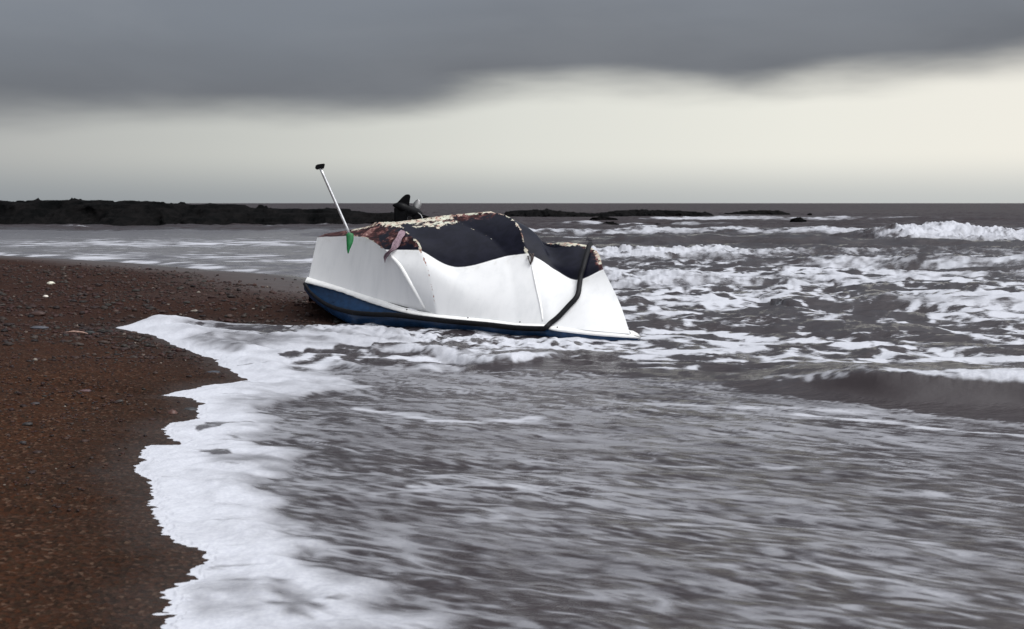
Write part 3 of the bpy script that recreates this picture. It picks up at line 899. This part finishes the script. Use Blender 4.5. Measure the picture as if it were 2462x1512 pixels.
# ================================================================== the capsized boat
# columns run along the hull; keys: A gunwale, B edge of the dark bottom paint, Cc crest; lists between them
cols = [
    dict(A=(742, 668, 13.60), AB=[], B=(763, 570, 13.78), BC=[], C=(782, 563, 13.9)),
    dict(A=(880, 711, 12.92), AB=[], B=(869, 569, 13.12), BC=[], C=(879, 546, 13.45)),
    dict(A=(1020, 750, 12.38), AB=[(1003, 707, 12.40), (981, 669, 12.46), (958, 633, 12.55)], B=(926, 600, 12.72), BC=[(917, 580, 12.9)], C=(906, 534, 13.4)),
    dict(A=(1050, 756, 12.20), AB=[(1038, 691, 12.30), (1028, 647, 12.38)], B=(1010, 601, 12.52), BC=[(1003, 582, 12.6), (985, 565, 12.75)], C=(955, 534, 13.3)),
    dict(A=(1160, 768, 11.98), AB=[(1132, 703, 12.14)], B=(1098, 642, 12.36), BC=[(1078, 600, 12.52), (1055, 555, 12.85)], C=(1035, 524, 13.3)),
    dict(A=(1242, 776, 11.82), AB=[(1236, 700, 12.02)], B=(1221, 615, 12.32), BC=[(1184, 576, 12.62), (1145, 555, 12.85), (1104, 534, 13.1)], C=(1072, 518, 13.3)),
    dict(A=(1306, 780, 11.68), AB=[(1303, 744, 11.78), (1293, 700, 11.92), (1282, 649, 12.1)], B=(1269, 609, 12.24), BC=[(1262, 594, 12.3), (1254, 561, 12.46), (1240, 535, 12.7), (1218, 519, 12.95)], C=(1180, 509, 13.2)),
    dict(A=(1324, 783, 11.63), AB=[(1314, 700, 11.90)], B=(1300, 625, 12.18), BC=[(1301, 600, 12.32), (1296, 572, 12.55), (1276, 552, 12.8)], C=(1232, 531, 13.15)),
    dict(A=(1352, 787, 11.58), AB=[(1348, 710, 11.84)], B=(1339, 651, 12.10), BC=[(1326, 622, 12.26)], C=(1306, 581, 12.75)),
    dict(A=(1422, 795, 11.45), AB=[(1408, 720, 11.71)], B=(1388, 673, 11.95), BC=[(1380, 635, 12.1)], C=(1366, 583, 12.5)),
    dict(A=(1515, 803, 11.36), AB=[(1494, 739, 11.58), (1473, 692, 11.73)], B=(1450, 647, 11.88), BC=[(1438, 608, 12.2)], C=(1409, 588, 12.45)),
]
groups = [[0, 1, 2], [2, 3], [3, 4, 5], [5, 6], [6, 7, 8, 9, 10]]
NA, NB, NC_, ND = 26, 26, 8, 14
colpts = []
ncol = len(cols)
for i, c in enumerate(cols):
    A, B, Cc = at(*c['A']), at(*c['B']), at(*c['C'])
    a = catmull([A] + [at(*p) for p in c['AB']] + [B], NA)
    bb = catmull([B] + [at(*p) for p in c['BC']] + [Cc], NB)
    k = i / (ncol - 1)
    Dp = Cc + Vector((-0.10, 0.42, -0.05))
    Ep = Vector((A.x - 0.25 + 0.1 * k, A.y + 1.15 + 0.55 * math.sin(math.pi * min(1, 0.15 + k)), 0.10))
    if Dp.y > Ep.y - 0.1: Dp.y = Ep.y - 0.1
    cc = catmull([Cc, Cc.lerp(Dp, 0.5) + Vector((0, 0, 0.02)), Dp], NC_)
    dd = catmull([Dp, Dp.lerp(Ep, 0.5) + Vector((0, 0.12, 0.05)), Ep], ND)
    colpts.append(a + bb[1:] + cc[1:] + dd[1:])
nrow = len(colpts[0])
sub = [26, 30, 34, 30, 24]
grid_cols, ucoord = [], []
for gi, g in enumerate(groups):
    per = sub[gi] // max(1, len(g) - 1) + 1 if len(g) > 2 else 12
    for s in range(len(g) - 1):
        cidx = [g[max(0, s - 1)], g[s], g[s + 1], g[min(len(g) - 1, s + 2)]]
        for k in range(per):
            tt_ = k / per
            col = []
            for r in range(nrow):
                p0, p1, p2, p3 = (colpts[q][r] for q in cidx)
                if cidx[0] == cidx[1]: p0 = p1 * 2 - p2
                if cidx[3] == cidx[2]: p3 = p2 * 2 - p1
                col.append(0.5 * ((2 * p1) + (p2 - p0) * tt_ + (2 * p0 - 5 * p1 + 4 * p2 - p3) * tt_ ** 2 + (3 * p1 - p0 - 3 * p2 + p3) * tt_ ** 3))
            grid_cols.append(col)
            ucoord.append(g[s] + tt_)
grid_cols.append(colpts[-1])
ucoord.append(ncol - 1)
nU = len(grid_cols)
HV = np.array([[p[:] for p in col] for col in grid_cols])          # nU x nrow x 3
rowv = np.concatenate([np.linspace(0, 1, NA), np.linspace(1, 2, NB)[1:], np.linspace(2, 3, NC_)[1:], np.linspace(3, 4, ND)[1:]])
UU, VV = np.meshgrid(np.array(ucoord), rowv, indexing='ij')
hf = [tuple(q) for q in grid_faces(nU, nrow)[:, ::-1]]
hverts = HV.reshape(-1, 3)
# end caps (fan from a middle point)
extra = []
for ci, rev in ((0, False), (nU - 1, True)):
    ring = [ci * nrow + r for r in range(nrow)]
    mid = HV[ci].mean(0)
    mi = len(hverts) + len(extra)
    extra.append(mid)
    for r in range(nrow - 1):
        q = (ring[r], ring[r + 1], mi)
        hf.append(q if rev else q[::-1])
    q = (ring[-1], ring[0], mi)
    hf.append(q if rev else q[::-1])
hverts = np.concatenate([hverts, np.array(extra)])


def near_line(P, sig):
    d = np.full(len(hverts), 9.0)
    for i in range(len(P) - 1):
        a, e = np.array(P[i]), np.array(P[i + 1]) - np.array(P[i])
        tt_ = np.clip(((hverts - a) @ e) / (e @ e + 1e-9), 0, 1)
        d = np.minimum(d, np.linalg.norm(hverts - a - tt_[:, None] * e, axis=1))
    return np.exp(-(d / sig) ** 2)


rowC = NA + NB - 2
rowB = NA - 1
colline = lambda ci, r0, r1: [colpts[ci][r] for r in range(r0, r1 + 1)]
crest = [HV[i][rowC] for i in range(nU)]
cr_left = [p for p, uu in zip(crest, ucoord) if 0.6 < uu < 6.2]
cr_right = [p for p, uu in zip(crest, ucoord) if 8.2 < uu]
paint = np.concatenate([VV.ravel(), [0.5, 0.5]])
Ue = np.concatenate([UU.ravel(), [0, 10]])
cream = np.zeros(len(hverts))
cream = np.maximum(cream, near_line(cr_left, 0.12) * 0.80 * (Ue < 6.4))
cream = np.maximum(cream, near_line([p for p, uu in zip(crest, ucoord) if 2.7 < uu < 4.8], 0.22) * 1.0)
cream = np.maximum(cream, near_line(colline(6, rowB, rowC), 0.035) * 0.80)
cream = np.maximum(cream, near_line([at(1000, 530, 13.1), at(1050, 530, 13.0), at(1085, 526, 13.1)], 0.16) * 0.85)
cream = np.maximum(cream, near_line(colline(3, rowB - 2, rowC), 0.035) * 0.72)
cream = np.maximum(cream, near_line(colline(5, rowB + 6, rowC - 3), 0.018) * 0.62)
cream = np.maximum(cream, near_line(cr_right, 0.11) * 0.86 * (Ue > 8))
cream = np.maximum(cream, near_line(colline(10, rowB + 4, rowC), 0.085) * 0.80)
cream = np.maximum(cream, near_line([HV[i][rowB] for i in range(nU) if ucoord[i] <= 2.0], 0.025) * 0.66)
# a scraped white line on the right sponson
for L in ([(1356, 600, 12.1), (1361, 612, 12.0), (1372, 625, 11.95), (1382, 639, 11.9)], [(1203, 538, 12.9), (1225, 540, 12.75), (1240, 535, 12.7)], [(1120, 548, 12.8), (1145, 556, 12.8)]):
    cream = np.maximum(cream, near_line([at(*p) for p in L], 0.016) * 0.7)
red = np.zeros(len(hverts))
red = np.maximum(red, sst(1.2, 2.0, Ue) * sst(3.25, 2.9, Ue) * sst(0.95, 1.1, paint) * 0.66)
red = np.maximum(red, sst(-0.3, 0.0, Ue) * sst(2.2, 1.8, Ue) * sst(0.95, 1.05, paint) * 0.95)
red = np.maximum(red, near_line([p for p, uu in zip(crest, ucoord) if 4.0 < uu < 6.2], 0.30) * 0.84)
red = np.maximum(red, near_line(colline(10, rowB + 2, rowC), 0.11) * 0.84)
red = np.maximum(red, near_line(colline(5, rowB, rowB + 8), 0.03) * 0.45)
flk = fbm(hverts[:, 0] * 22, hverts[:, 1] * 22 + hverts[:, 2] * 22, 3, 210)
hverts = hverts + np.stack([0 * flk, 0 * flk, 0.007 * flk * sst(0.45, 0.75, cream)], -1)
chip = near_line(colline(3, 4, rowB), 0.028) * 0.70
chip = np.maximum(chip, near_line([at(975, 603, 12.55), at(1000, 606, 12.5)], 0.03) * 0.66)

m_hull, t, b, co = material('weathered_hull_paint')
pv, cr_, rd, ch = t.attr('paint'), t.attr('cream'), t.attr('red'), t.attr('chip')
nA = t.noise(co, 11, 7, 0.62, 0.9).outputs['Fac']
nB = t.noise(co, 9, 7, 0.66, 0.8).outputs['Fac']
nC = t.noise(co, 40, 6, 0.6).outputs['Fac']
nL = t.noise(t.scale_vec(co, (3, 3, 0.5)), 3, 5, 0.6).outputs['Fac']
white = t.mix(t.mapr(nL, 0.4, 0.75, 0, 0.6), (0.865, 0.87, 0.875), (0.74, 0.75, 0.76))
scuff = t.noise(t.scale_vec(co, (1, 1, 6)), 5, 9, 0.75).outputs['Fac']
white = t.mix(t.mapr(scuff, 0.64, 0.72, 0, 0.35), white, (0.48, 0.47, 0.45))
white = t.mix(t.math('MULTIPLY', t.mapr(pv, 0.80, 1.0), t.mapr(nB, 0.45, 0.7, 0, 0.30)), white, (0.50, 0.47, 0.38))
black = t.mix(t.mapr(nB, 0.35, 0.7), (0.0035, 0.004, 0.010), (0.008, 0.0085, 0.018))
pmask = t.mapr(t.math('ADD', pv, t.math('MULTIPLY', t.math('SUBTRACT', nC, 0.5), 0.012)), 0.994, 1.006)
col = t.mix(pmask, white, black)
rmask = t.mapr(t.math('ADD', rd, t.math('MULTIPLY', t.math('SUBTRACT', nB, 0.5), 1.5)), 0.60, 0.70)
nD = t.noise(co, 13, 8, 0.62, 0.5).outputs['Fac']
rcol = t.ramp(nD, [(0.36, (0.012, 0.007, 0.009)), (0.50, (0.038, 0.014, 0.015)), (0.58, (0.13, 0.055, 0.052)), (0.70, (0.42, 0.28, 0.25))])
col = t.mix(t.math('MULTIPLY', rmask, pmask), col, rcol)
cmask = t.mapr(t.math('ADD', cr_, t.math('MULTIPLY', t.math('SUBTRACT', nA, 0.5), 1.5)), 0.66, 0.72)
ccol = t.ramp(nB, [(0.3, (0.10, 0.055, 0.040)), (0.40, (0.38, 0.22, 0.18)), (0.47, (0.52, 0.46, 0.38)), (0.58, (0.56, 0.57, 0.47)), (0.75, (0.62, 0.64, 0.56))])
col = t.mix(cmask, col, ccol)
holes = t.mapr(t.math('ADD', cr_, t.math('MULTIPLY', t.math('SUBTRACT', nC, 0.5), 1.6)), 1.05, 1.10)
col = t.mix(holes, col, (0.02, 0.014, 0.010))
chm = t.mapr(t.math('ADD', ch, t.math('MULTIPLY', t.math('SUBTRACT', nA, 0.5), 1.7)), 0.70, 0.76)
col = t.mix(chm, col, (0.34, 0.16, 0.12))
t.put(b.inputs['Base Color'], col)
rgh = t.mapr(t.math('MAXIMUM', cmask, rmask), 0, 1, 0.33, 0.8)
t.put(b.inputs['Roughness'], rgh)
b.inputs['Specular IOR Level'].default_value = 0.14
t.put(b.inputs['Normal'], t.bump(t.math('SUBTRACT', t.math('MULTIPLY', nL, 0.15), t.math('MAXIMUM', cmask, chm)), 0.5, 0.006))

boat_base = Vector((-0.6, 12.6, 0.0))
boat = empty('capsized_boat', boat_base)
tag(boat, 'white motor dinghy capsized at the water edge with black painted bottom and blue deck', 'boat')
hull = mesh_obj('hull', hverts, hf, m_hull, attrs=dict(paint=paint, cream=cream, red=red, chip=chip))
# keep the moulded corners crisp
me = hull.data
hull.data.set_sharp_from_angle(angle=math.radians(38))
bvh = BVHTree.FromPolygons([tuple(v_) for v_ in hverts], [tuple(map(int, q)) for q in hf])
eye = Vector((0, 0, H))


def on_hull(px_, py_, lift=0.03, fallback=None):
    d = (at(px_, py_, 10) - eye).normalized()
    hit = bvh.ray_cast(eye, d)
    if hit[0] is None:
        return at(px_, py_, fallback or 12)
    nrm = hit[1] if hit[1].dot(d) < 0 else -hit[1]
    return hit[0] + nrm * lift


# ridge mouldings: rounded beads standing proud of the shell
m_white = simple('white_gelcoat', (0.87, 0.87, 0.86), 0.35, 0.05, 12)
rib = catmull([on_hull(p, q, 0.004) for p, q in [(941, 616), (962, 639), (981, 670), (1003, 708), (1022, 742)]], 24)
V_, F_ = tube(rib, [0.006 + 0.016 * math.sin(math.pi * (0.15 + 0.75 * i / 23)) for i in range(24)], 10, 0.6)
ridge = mesh_obj('moulded_ridge', V_, F_, m_white)
rib = catmull([on_hull(p, q, 0.0) for p, q in [(1279, 640), (1290, 690), (1300, 735), (1305, 772)]], 20)
V_, F_ = tube(rib, [0.004 + 0.010 * math.sin(math.pi * (0.1 + 0.8 * i / 19)) for i in range(20)], 10, 0.5)
ridge2 = mesh_obj('moulded_ridge', V_, F_, m_white)

# gunwale flange: white lip following the bottom of the shell
fl_top = [(738, 668, 13.60), (818, 690, 13.22), (894, 716, 12.85), (961, 739, 12.54), (1009, 751, 12.36), (1050, 757, 12.2), (1105, 763, 12.08), (1172, 769, 11.95), (1242, 777, 11.82), (1306, 781, 11.67), (1337, 785.5, 11.60), (1422, 795, 11.47), (1480, 800, 11.41), (1519, 804, 11.38)]
fl_bot = [(733, 679, 13.54), (811, 699, 13.18), (892, 728, 12.80), (958, 748, 12.49), (1007, 758.5, 12.31), (1050, 764.5, 12.15), (1105, 770, 12.03), (1172, 776, 11.9), (1242, 783, 11.77), (1306, 788, 11.62), (1337, 795, 11.55), (1422, 805, 11.42), (1480, 809.5, 11.36), (1541, 813, 11.32)]
tp = catmull([at(*p) for p in fl_top], 150)
bt = catmull([at(*p) for p in fl_bot], 150)
rail_pts = []
FV, FF = [], []
for i in range(150):
    a_, b_ = tp[i], bt[i]
    up_ = Vector((0, 0.0, 1))
    jag = 0.006 * float(perlin(np.array([i * 0.37]), np.array([2.2]), 7)[0]) if i < 50 else 0
    prof = [a_ + Vector((0.0, 0.03, 0.012)), a_ + Vector((0, -0.012, 0.0)), a_.lerp(b_, 0.35) + Vector((0, -0.018, 0.0)), b_ + Vector((0, 0.0, 0.006)), b_ + Vector((0, 0.004, -0.004 + jag)), b_ + Vector((0, 0.10, 0.0 + jag))]
    FV += prof
k = 6
for i in range(149):
    for j in range(k - 1):
        FF.append((i * k + j, (i + 1) * k + j, (i + 1) * k + j + 1, i * k + j + 1))
# turn the lip around the right-hand end
flange = mesh_obj('gunwale_flange', FV, FF, m_white)
tipa = [at(1519, 804, 11.38), at(1512, 798, 11.7), at(1492, 786, 12.3)]
tipb = [at(1541, 813, 11.32), at(1534, 804, 11.7), at(1512, 791, 12.3)]
V_, F_ = [], []
for i in range(3):
    V_ += [tipa[i] + Vector((-0.02, 0, 0.03)), tipa[i], tipb[i] + Vector((0, 0, 0.01)), tipb[i] + Vector((-0.03, 0, -0.02))]
for i in range(2):
    for j in range(3):
        F_.append((i * 4 + j, (i + 1) * 4 + j, (i + 1) * 4 + j + 1, i * 4 + j + 1))
flange2 = mesh_obj('gunwale_flange', V_, F_, m_white)

# blue deck moulding below the flange
m_blue = simple('blue_gelcoat', (0.011, 0.042, 0.108), 0.32, 0.25, 14)
rub = [(731, 681, 13.50), (747, 703, 13.40), (774, 725, 13.25), (803, 739.5, 13.10), (844, 750.5, 12.88), (895, 755.5, 12.70), (946, 757, 12.5), (1009, 764, 12.27), (1073, 771.5, 12.08), (1168, 780, 11.88), (1241, 788, 11.73), (1303, 790, 11.6)]
rubx = rub + [(1337, 799, 11.56), (1422, 808, 11.43), (1480, 813, 11.37), (1537, 817, 11.33)]
botx = [(731, 696, 13.62), (748, 718, 13.52), (775, 740, 13.38), (803, 759, 13.22), (836, 776, 13.02), (868, 790, 12.9), (946, 805, 12.7), (1009, 812, 12.5), (1073, 815, 12.3), (1168, 818, 12.05), (1241, 824, 11.88), (1303, 828, 11.74), (1337, 834, 11.66), (1422, 840, 11.5), (1480, 845, 11.44), (1535, 850, 11.4)]
n = 150
tt2 = catmull([p + Vector((0, 0.03, 0)) for p in bt[::10] + [bt[-1]]], n)
rr = catmull([at(*p) + Vector((0, 0.015, 0)) for p in rubx], n)
bb2 = catmull([at(*p) for p in botx], n)


def by_x(path, xq):
    for i in range(len(path) - 1):
        if path[i].x <= xq <= path[i + 1].x or path[i].x >= xq >= path[i + 1].x:
            s = (xq - path[i].x) / ((path[i + 1].x - path[i].x) or 1e-9)
            return path[i].lerp(path[i + 1], s)
    return path[0].copy() if abs(path[0].x - xq) < abs(path[-1].x - xq) else path[-1].copy()


BV, BF = [], []
for i in range(n):
    a_, r_, e_ = tt2[i], rr[i], bb2[i]
    ins = Vector((0.02, 0.05, 0.0))
    row = [a_ + Vector((0, 0.05, 0.01)), a_, a_.lerp(r_, 0.5) + ins * 1.2 * min(1, max(0, 1 - i / 55)), r_, r_.lerp(e_, 0.35) + Vector((0, -0.02, -0.01)), r_.lerp(e_, 0.7) + Vector((0, -0.01, -0.01)), e_, e_ + Vector((0.15, 0.8, -0.12))]
    BV += row
k = len(row)
for i in range(n - 1):
    for j in range(k - 1):
        BF.append((i * k + j, (i + 1) * k + j, (i + 1) * k + j + 1, i * k + j + 1))
BF.append(tuple(range(k)))
BF.append(tuple((n - 1) * k + j for j in range(k))[::-1])
deck = mesh_obj('deck_moulding', BV, BF, m_blue)

# black rubber fender strip; its forward end has come off and lies over the hull
m_rub = simple('black_rubber', (0.010, 0.010, 0.012), 0.5, 0.3, 30, spec=0.12)
loose = [(1312, 788, 11.57), (1326, 780, 0), (1342, 767, 0), (1357, 752, 0), (1372, 736, 0), (1386, 721, 0), (1392, 708, 0), (1395, 688, 0), (1399, 667, 0), (1404, 648, 0), (1409, 628, 0), (1414, 610, 0), (1417, 597, 0)]
pts = [at(*p) for p in rub] + [on_hull(p, q, 0.03) if d == 0 else at(p, q, d) for p, q, d in loose]
pts.append(pts[-1] + Vector((0.03, 0.12, 0.02)))
path = catmull(pts, 220)
rad = [0.018 + 0.009 * min(1, i / 40) for i in range(220)]
V_, F_ = tube(path, rad, 12, 0.75)
rail = mesh_obj('rubber_fender', V_, F_, m_rub)

# small screw heads on the lip
m_dark = simple('tarnished_metal', (0.03, 0.028, 0.028), 0.5, 0.3, 60)
bolts = []
for (p, q) in [(1125, 764), (1250, 774), (1340, 786.5), (978, 744)]:
    c = at(p, q, np.interp(p, [978, 1125, 1250, 1340], [12.44, 12.0, 11.77, 11.5]) - 0.02)
    vv, ff = ico(2)
    bolts.append(mesh_obj('bolt', vv * np.array([0.009, 0.005, 0.007]) + np.array(c[:]), ff, m_dark))

# outboard leg sticking up from the far side
m_motor = simple('black_motor_paint', (0.005, 0.005, 0.006), 0.42, 0.3, 25, spec=0.1)
m_alu = simple('dull_aluminium', (0.42, 0.42, 0.42), 0.42, 0.2, 40, metallic=0.6)
DM = 14.1


def plate(outline, d, th, mat, name, bev=0.008):
    P = [at(p, q, d) for p, q in outline]
    bm = bmesh.new()
    fr = [bm.verts.new(p + Vector((0, -th / 2, 0))) for p in P]
    bk = [bm.verts.new(p + Vector((0, th / 2, 0))) for p in P]
    bm.faces.new(fr)
    bm.faces.new(bk[::-1])
    for i in range(len(P)):
        j = (i + 1) % len(P)
        bm.faces.new((fr[j], fr[i], bk[i], bk[j]))
    bmesh.ops.recalc_face_normals(bm, faces=bm.faces)
    bmesh.ops.bevel(bm, geom=list(bm.edges), offset=bev, segments=2, affect='EDGES', clamp_overlap=True)
    me_ = bpy.data.meshes.new(name)
    bm.to_mesh(me_)
    bm.free()
    me_.materials.append(mat)
    o = bpy.data.objects.new(name, me_)
    C.objects.link(o)
    return o


leg = plate([(948, 496), (984, 499), (980, 520), (977, 548), (984, 575), (948, 575), (948, 530)], DM, 0.10, m_motor, 'motor_leg', 0.02)
V_, F_ = tube(catmull([at(944.5, 493.5, DM - 0.02), at(952, 494, DM), at(966, 499, DM), at(984, 507, DM + 0.05), at(998, 512, DM + 0.1), at(1010, 517, DM + 0.15)], 24),
              [0.008 + 0.062 * math.sin(math.pi * min(0.5, 0.5 * i / 8)) * (1 if i < 17 else 1 - 0.35 * (i - 17) / 6) for i in range(24)], 14)
gear = mesh_obj('gearcase', V_, F_, m_motor)
skeg = plate([(949, 492), (958, 484), (968, 473), (976, 467), (984, 467), (987, 470), (985, 484), (983, 500), (966, 497)], DM, 0.03, m_motor, 'skeg', 0.008)
cav = plate([(990, 523), (1005, 514), (1016, 515), (1028, 519), (1040, 522.5), (1038, 526), (1010, 530)], DM + 0.1, 0.16, m_motor, 'cavitation_plate', 0.01)
# propeller: three curved blades round a hub
hub_c = at(1001, 510, DM + 0.12)
ax = (at(1010, 514, DM + 0.2) - at(984, 503, DM + 0.0)).normalized()
V_, F_ = tube([hub_c - ax * 0.07, hub_c - ax * 0.05, hub_c + ax * 0.05, hub_c + ax * 0.085], [0.04, 0.05, 0.044, 0.015], 14)
prop = mesh_obj('propeller', V_, F_, m_motor)
e1 = (Vector((0, 0, 1)) - ax * ax.z).normalized()
e2 = ax.cross(e1)
blades = []
for kb in range(3):
    ang = math.radians(8 + 120 * kb)
    rd_ = e1 * math.cos(ang) + e2 * math.sin(ang)
    tg = ax.cross(rd_)
    V_, F_ = [], []
    nb = 11
    for i in range(nb):
        s = i / (nb - 1)
        wd = 0.052 * math.sin(math.pi * (0.16 + 0.80 * s)) ** 0.7
        tw = math.radians(52 - 26 * s)
        c_ = hub_c - ax * 0.02 + rd_ * (0.035 + 0.125 * s)
        wv = tg * math.cos(tw) + ax * math.sin(tw)
        nv = rd_.cross(wv).normalized() * 0.004
        V_ += [c_ - wv * wd - nv * 0.3, c_ + nv, c_ + wv * wd - nv * 0.3, c_ - nv * 1.5]
    for i in range(nb - 1):
        for j in range(4):
            j2 = (j + 1) % 4
            F_.append((i * 4 + j, i * 4 + j2, (i + 1) * 4 + j2, (i + 1) * 4 + j))
    F_.append((3, 2, 1, 0))
    F_.append(tuple((nb - 1) * 4 + j for j in range(4)))
    blades.append(mesh_obj('blade', V_, F_, m_alu))
motor = empty('outboard_motor', (0, 0, 0))
motor.location = at(965, 540, DM)
for o in (leg, gear, skeg, cav, prop): adopt(o, motor)
blade_root = Vector(motor.location)
for o in blades:            # a blade belongs to the outboard motor
    adopt(o, motor)
for o in (hull, ridge, ridge2, flange, flange2, deck, rail, *bolts): adopt(o, boat)
motor.parent = boat
motor.location = Vector(motor.location) - boat_base

# ------------------------------------------------------------------ paddle leaning on the boat
pad_base = at(840, 585, 12.98)
paddle = empty('paddle', pad_base)
tag(paddle, 'aluminium paddle with green blade and black grip propped upright on the capsized hull', 'paddle')
m_shaft = simple('paddle_aluminium', (0.62, 0.62, 0.63), 0.3, 0.12, 30, metallic=0.75)
m_green = simple('green_plastic', (0.004, 0.12, 0.03), 0.38, 0.2, 18)
m_grip = simple('black_plastic', (0.006, 0.006, 0.007), 0.4, 0.3, 30, spec=0.12)
s0, s1 = at(768.5, 400, 13.05), at(842, 566, 13.0)
V_, F_ = tube([s0.lerp(s1, i / 8) for i in range(9)], 0.0165, 14)
sh = mesh_obj('shaft', V_, F_, m_shaft)
# blade seen nearly edge-on: socket, swelling shoulder and long taper
bp_ = catmull([at(841, 560, 12.99), at(841.5, 572, 12.97), at(840.5, 585, 12.95), at(838, 598, 12.93), at(837, 609, 12.92)], 20)
wid = [0.022, 0.040, 0.044, 0.043, 0.043, 0.042, 0.041, 0.040, 0.038, 0.036, 0.034, 0.031, 0.028, 0.025, 0.022, 0.019, 0.016, 0.013, 0.010, 0.006]
V_, F_ = [], []
for i, p in enumerate(bp_):
    wv = Vector((0.95, 0.30, 0)).normalized()
    nv = Vector((0.30, -0.95, 0)).normalized()
    for kk in range(12):
        a_ = 2 * math.pi * kk / 12
        V_.append(p + wv * math.cos(a_) * wid[i] + nv * math.sin(a_) * (0.016 if i < 12 else 0.012 * (20 - i) / 8 + 0.003))
for i in range(19):
    for kk in range(12):
        k2 = (kk + 1) % 12
        F_.append((i * 12 + kk, i * 12 + k2, (i + 1) * 12 + k2, (i + 1) * 12 + kk))
F_ += [tuple(range(12))[::-1], tuple(19 * 12 + kk for kk in range(12))]
pb = mesh_obj('blade', V_, F_, m_green)
grip = plate([(758, 400), (762, 395.5), (771, 394), (781, 393), (780, 399), (777.5, 406.5), (770, 403), (766, 408), (759, 407)], 13.05, 0.05, m_grip, 'grip', 0.007)
for o in (sh, pb, grip): adopt(o, paddle)

# ------------------------------------------------------------------ rag hanging from the torn chine
m_rag = simple('faded_mauve_cloth', (0.23, 0.16, 0.19), 0.85, 0.3, 35, bump=0.006)
rp_ = [on_hull(p, q, 0.03) for p, q in [(972, 560), (965, 573), (957, 588), (948, 601), (939, 609), (932, 617), (931, 631)]]
rp_ = catmull(rp_, 40)
V_, F_ = [], []
for i, p in enumerate(rp_):
    s = i / 39
    wd = 0.026 + 0.012 * math.sin(s * 5) + 0.006 * math.sin(s * 17)
    if s > 0.9: wd *= (1.02 - s) / 0.12
    tn = (rp_[min(39, i + 1)] - rp_[max(0, i - 1)]).normalized()
    sd3 = tn.cross(Vector((0, -1, 0))).normalized()
    for j in range(9):
        q = j / 8 * 2 - 1
        fold = 0.012 * math.sin(q * 6 + s * 4) * (0.5 + s)
        V_.append(p + sd3 * wd * q + Vector((0, -fold - 0.012, 0.0)))
    for j in range(9):
        q = 1 - j / 8 * 2
        fold = 0.012 * math.sin(q * 6 + s * 4) * (0.5 + s)
        V_.append(p + sd3 * wd * q + Vector((0, -fold - 0.006, 0.0)))
for i in range(39):
    for j in range(18):
        j2 = (j + 1) % 18
        F_.append((i * 18 + j, i * 18 + j2, (i + 1) * 18 + j2, (i + 1) * 18 + j))
rag = mesh_obj('rag', V_, F_, m_rag)
tag(rag, 'faded mauve strip of cloth hanging from a torn edge of the hull', 'rag')

m_rope = simple('frayed_rope', (0.05, 0.038, 0.036), 0.85, 0.5, 60)
V_, F_ = [], []
for (a0, a1, a2, r_) in [((1274, 612), (1279, 622), (1276, 637), 0.012), ((1282, 612), (1281, 624), (1277, 638), 0.010), ((1270, 617), (1273, 625), (1275, 634), 0.007), ((1279, 612), (1283, 620), (1280, 632), 0.006)]:
    pth = catmull([on_hull(*a0, 0.012), on_hull(*a1, 0.03), on_hull(*a2, 0.018)], 12)
    v1, f1 = tube(pth, [r_ * (1 - 0.5 * i / 11) for i in range(12)], 8)
    F_ += [tuple(len(V_) + q for q in ff_) for ff_ in f1]
    V_ += v1
rope = mesh_obj('rope_end', V_, F_, m_rope)
tag(rope, 'frayed dark rope end tied at the peak of the white hull', 'rope')
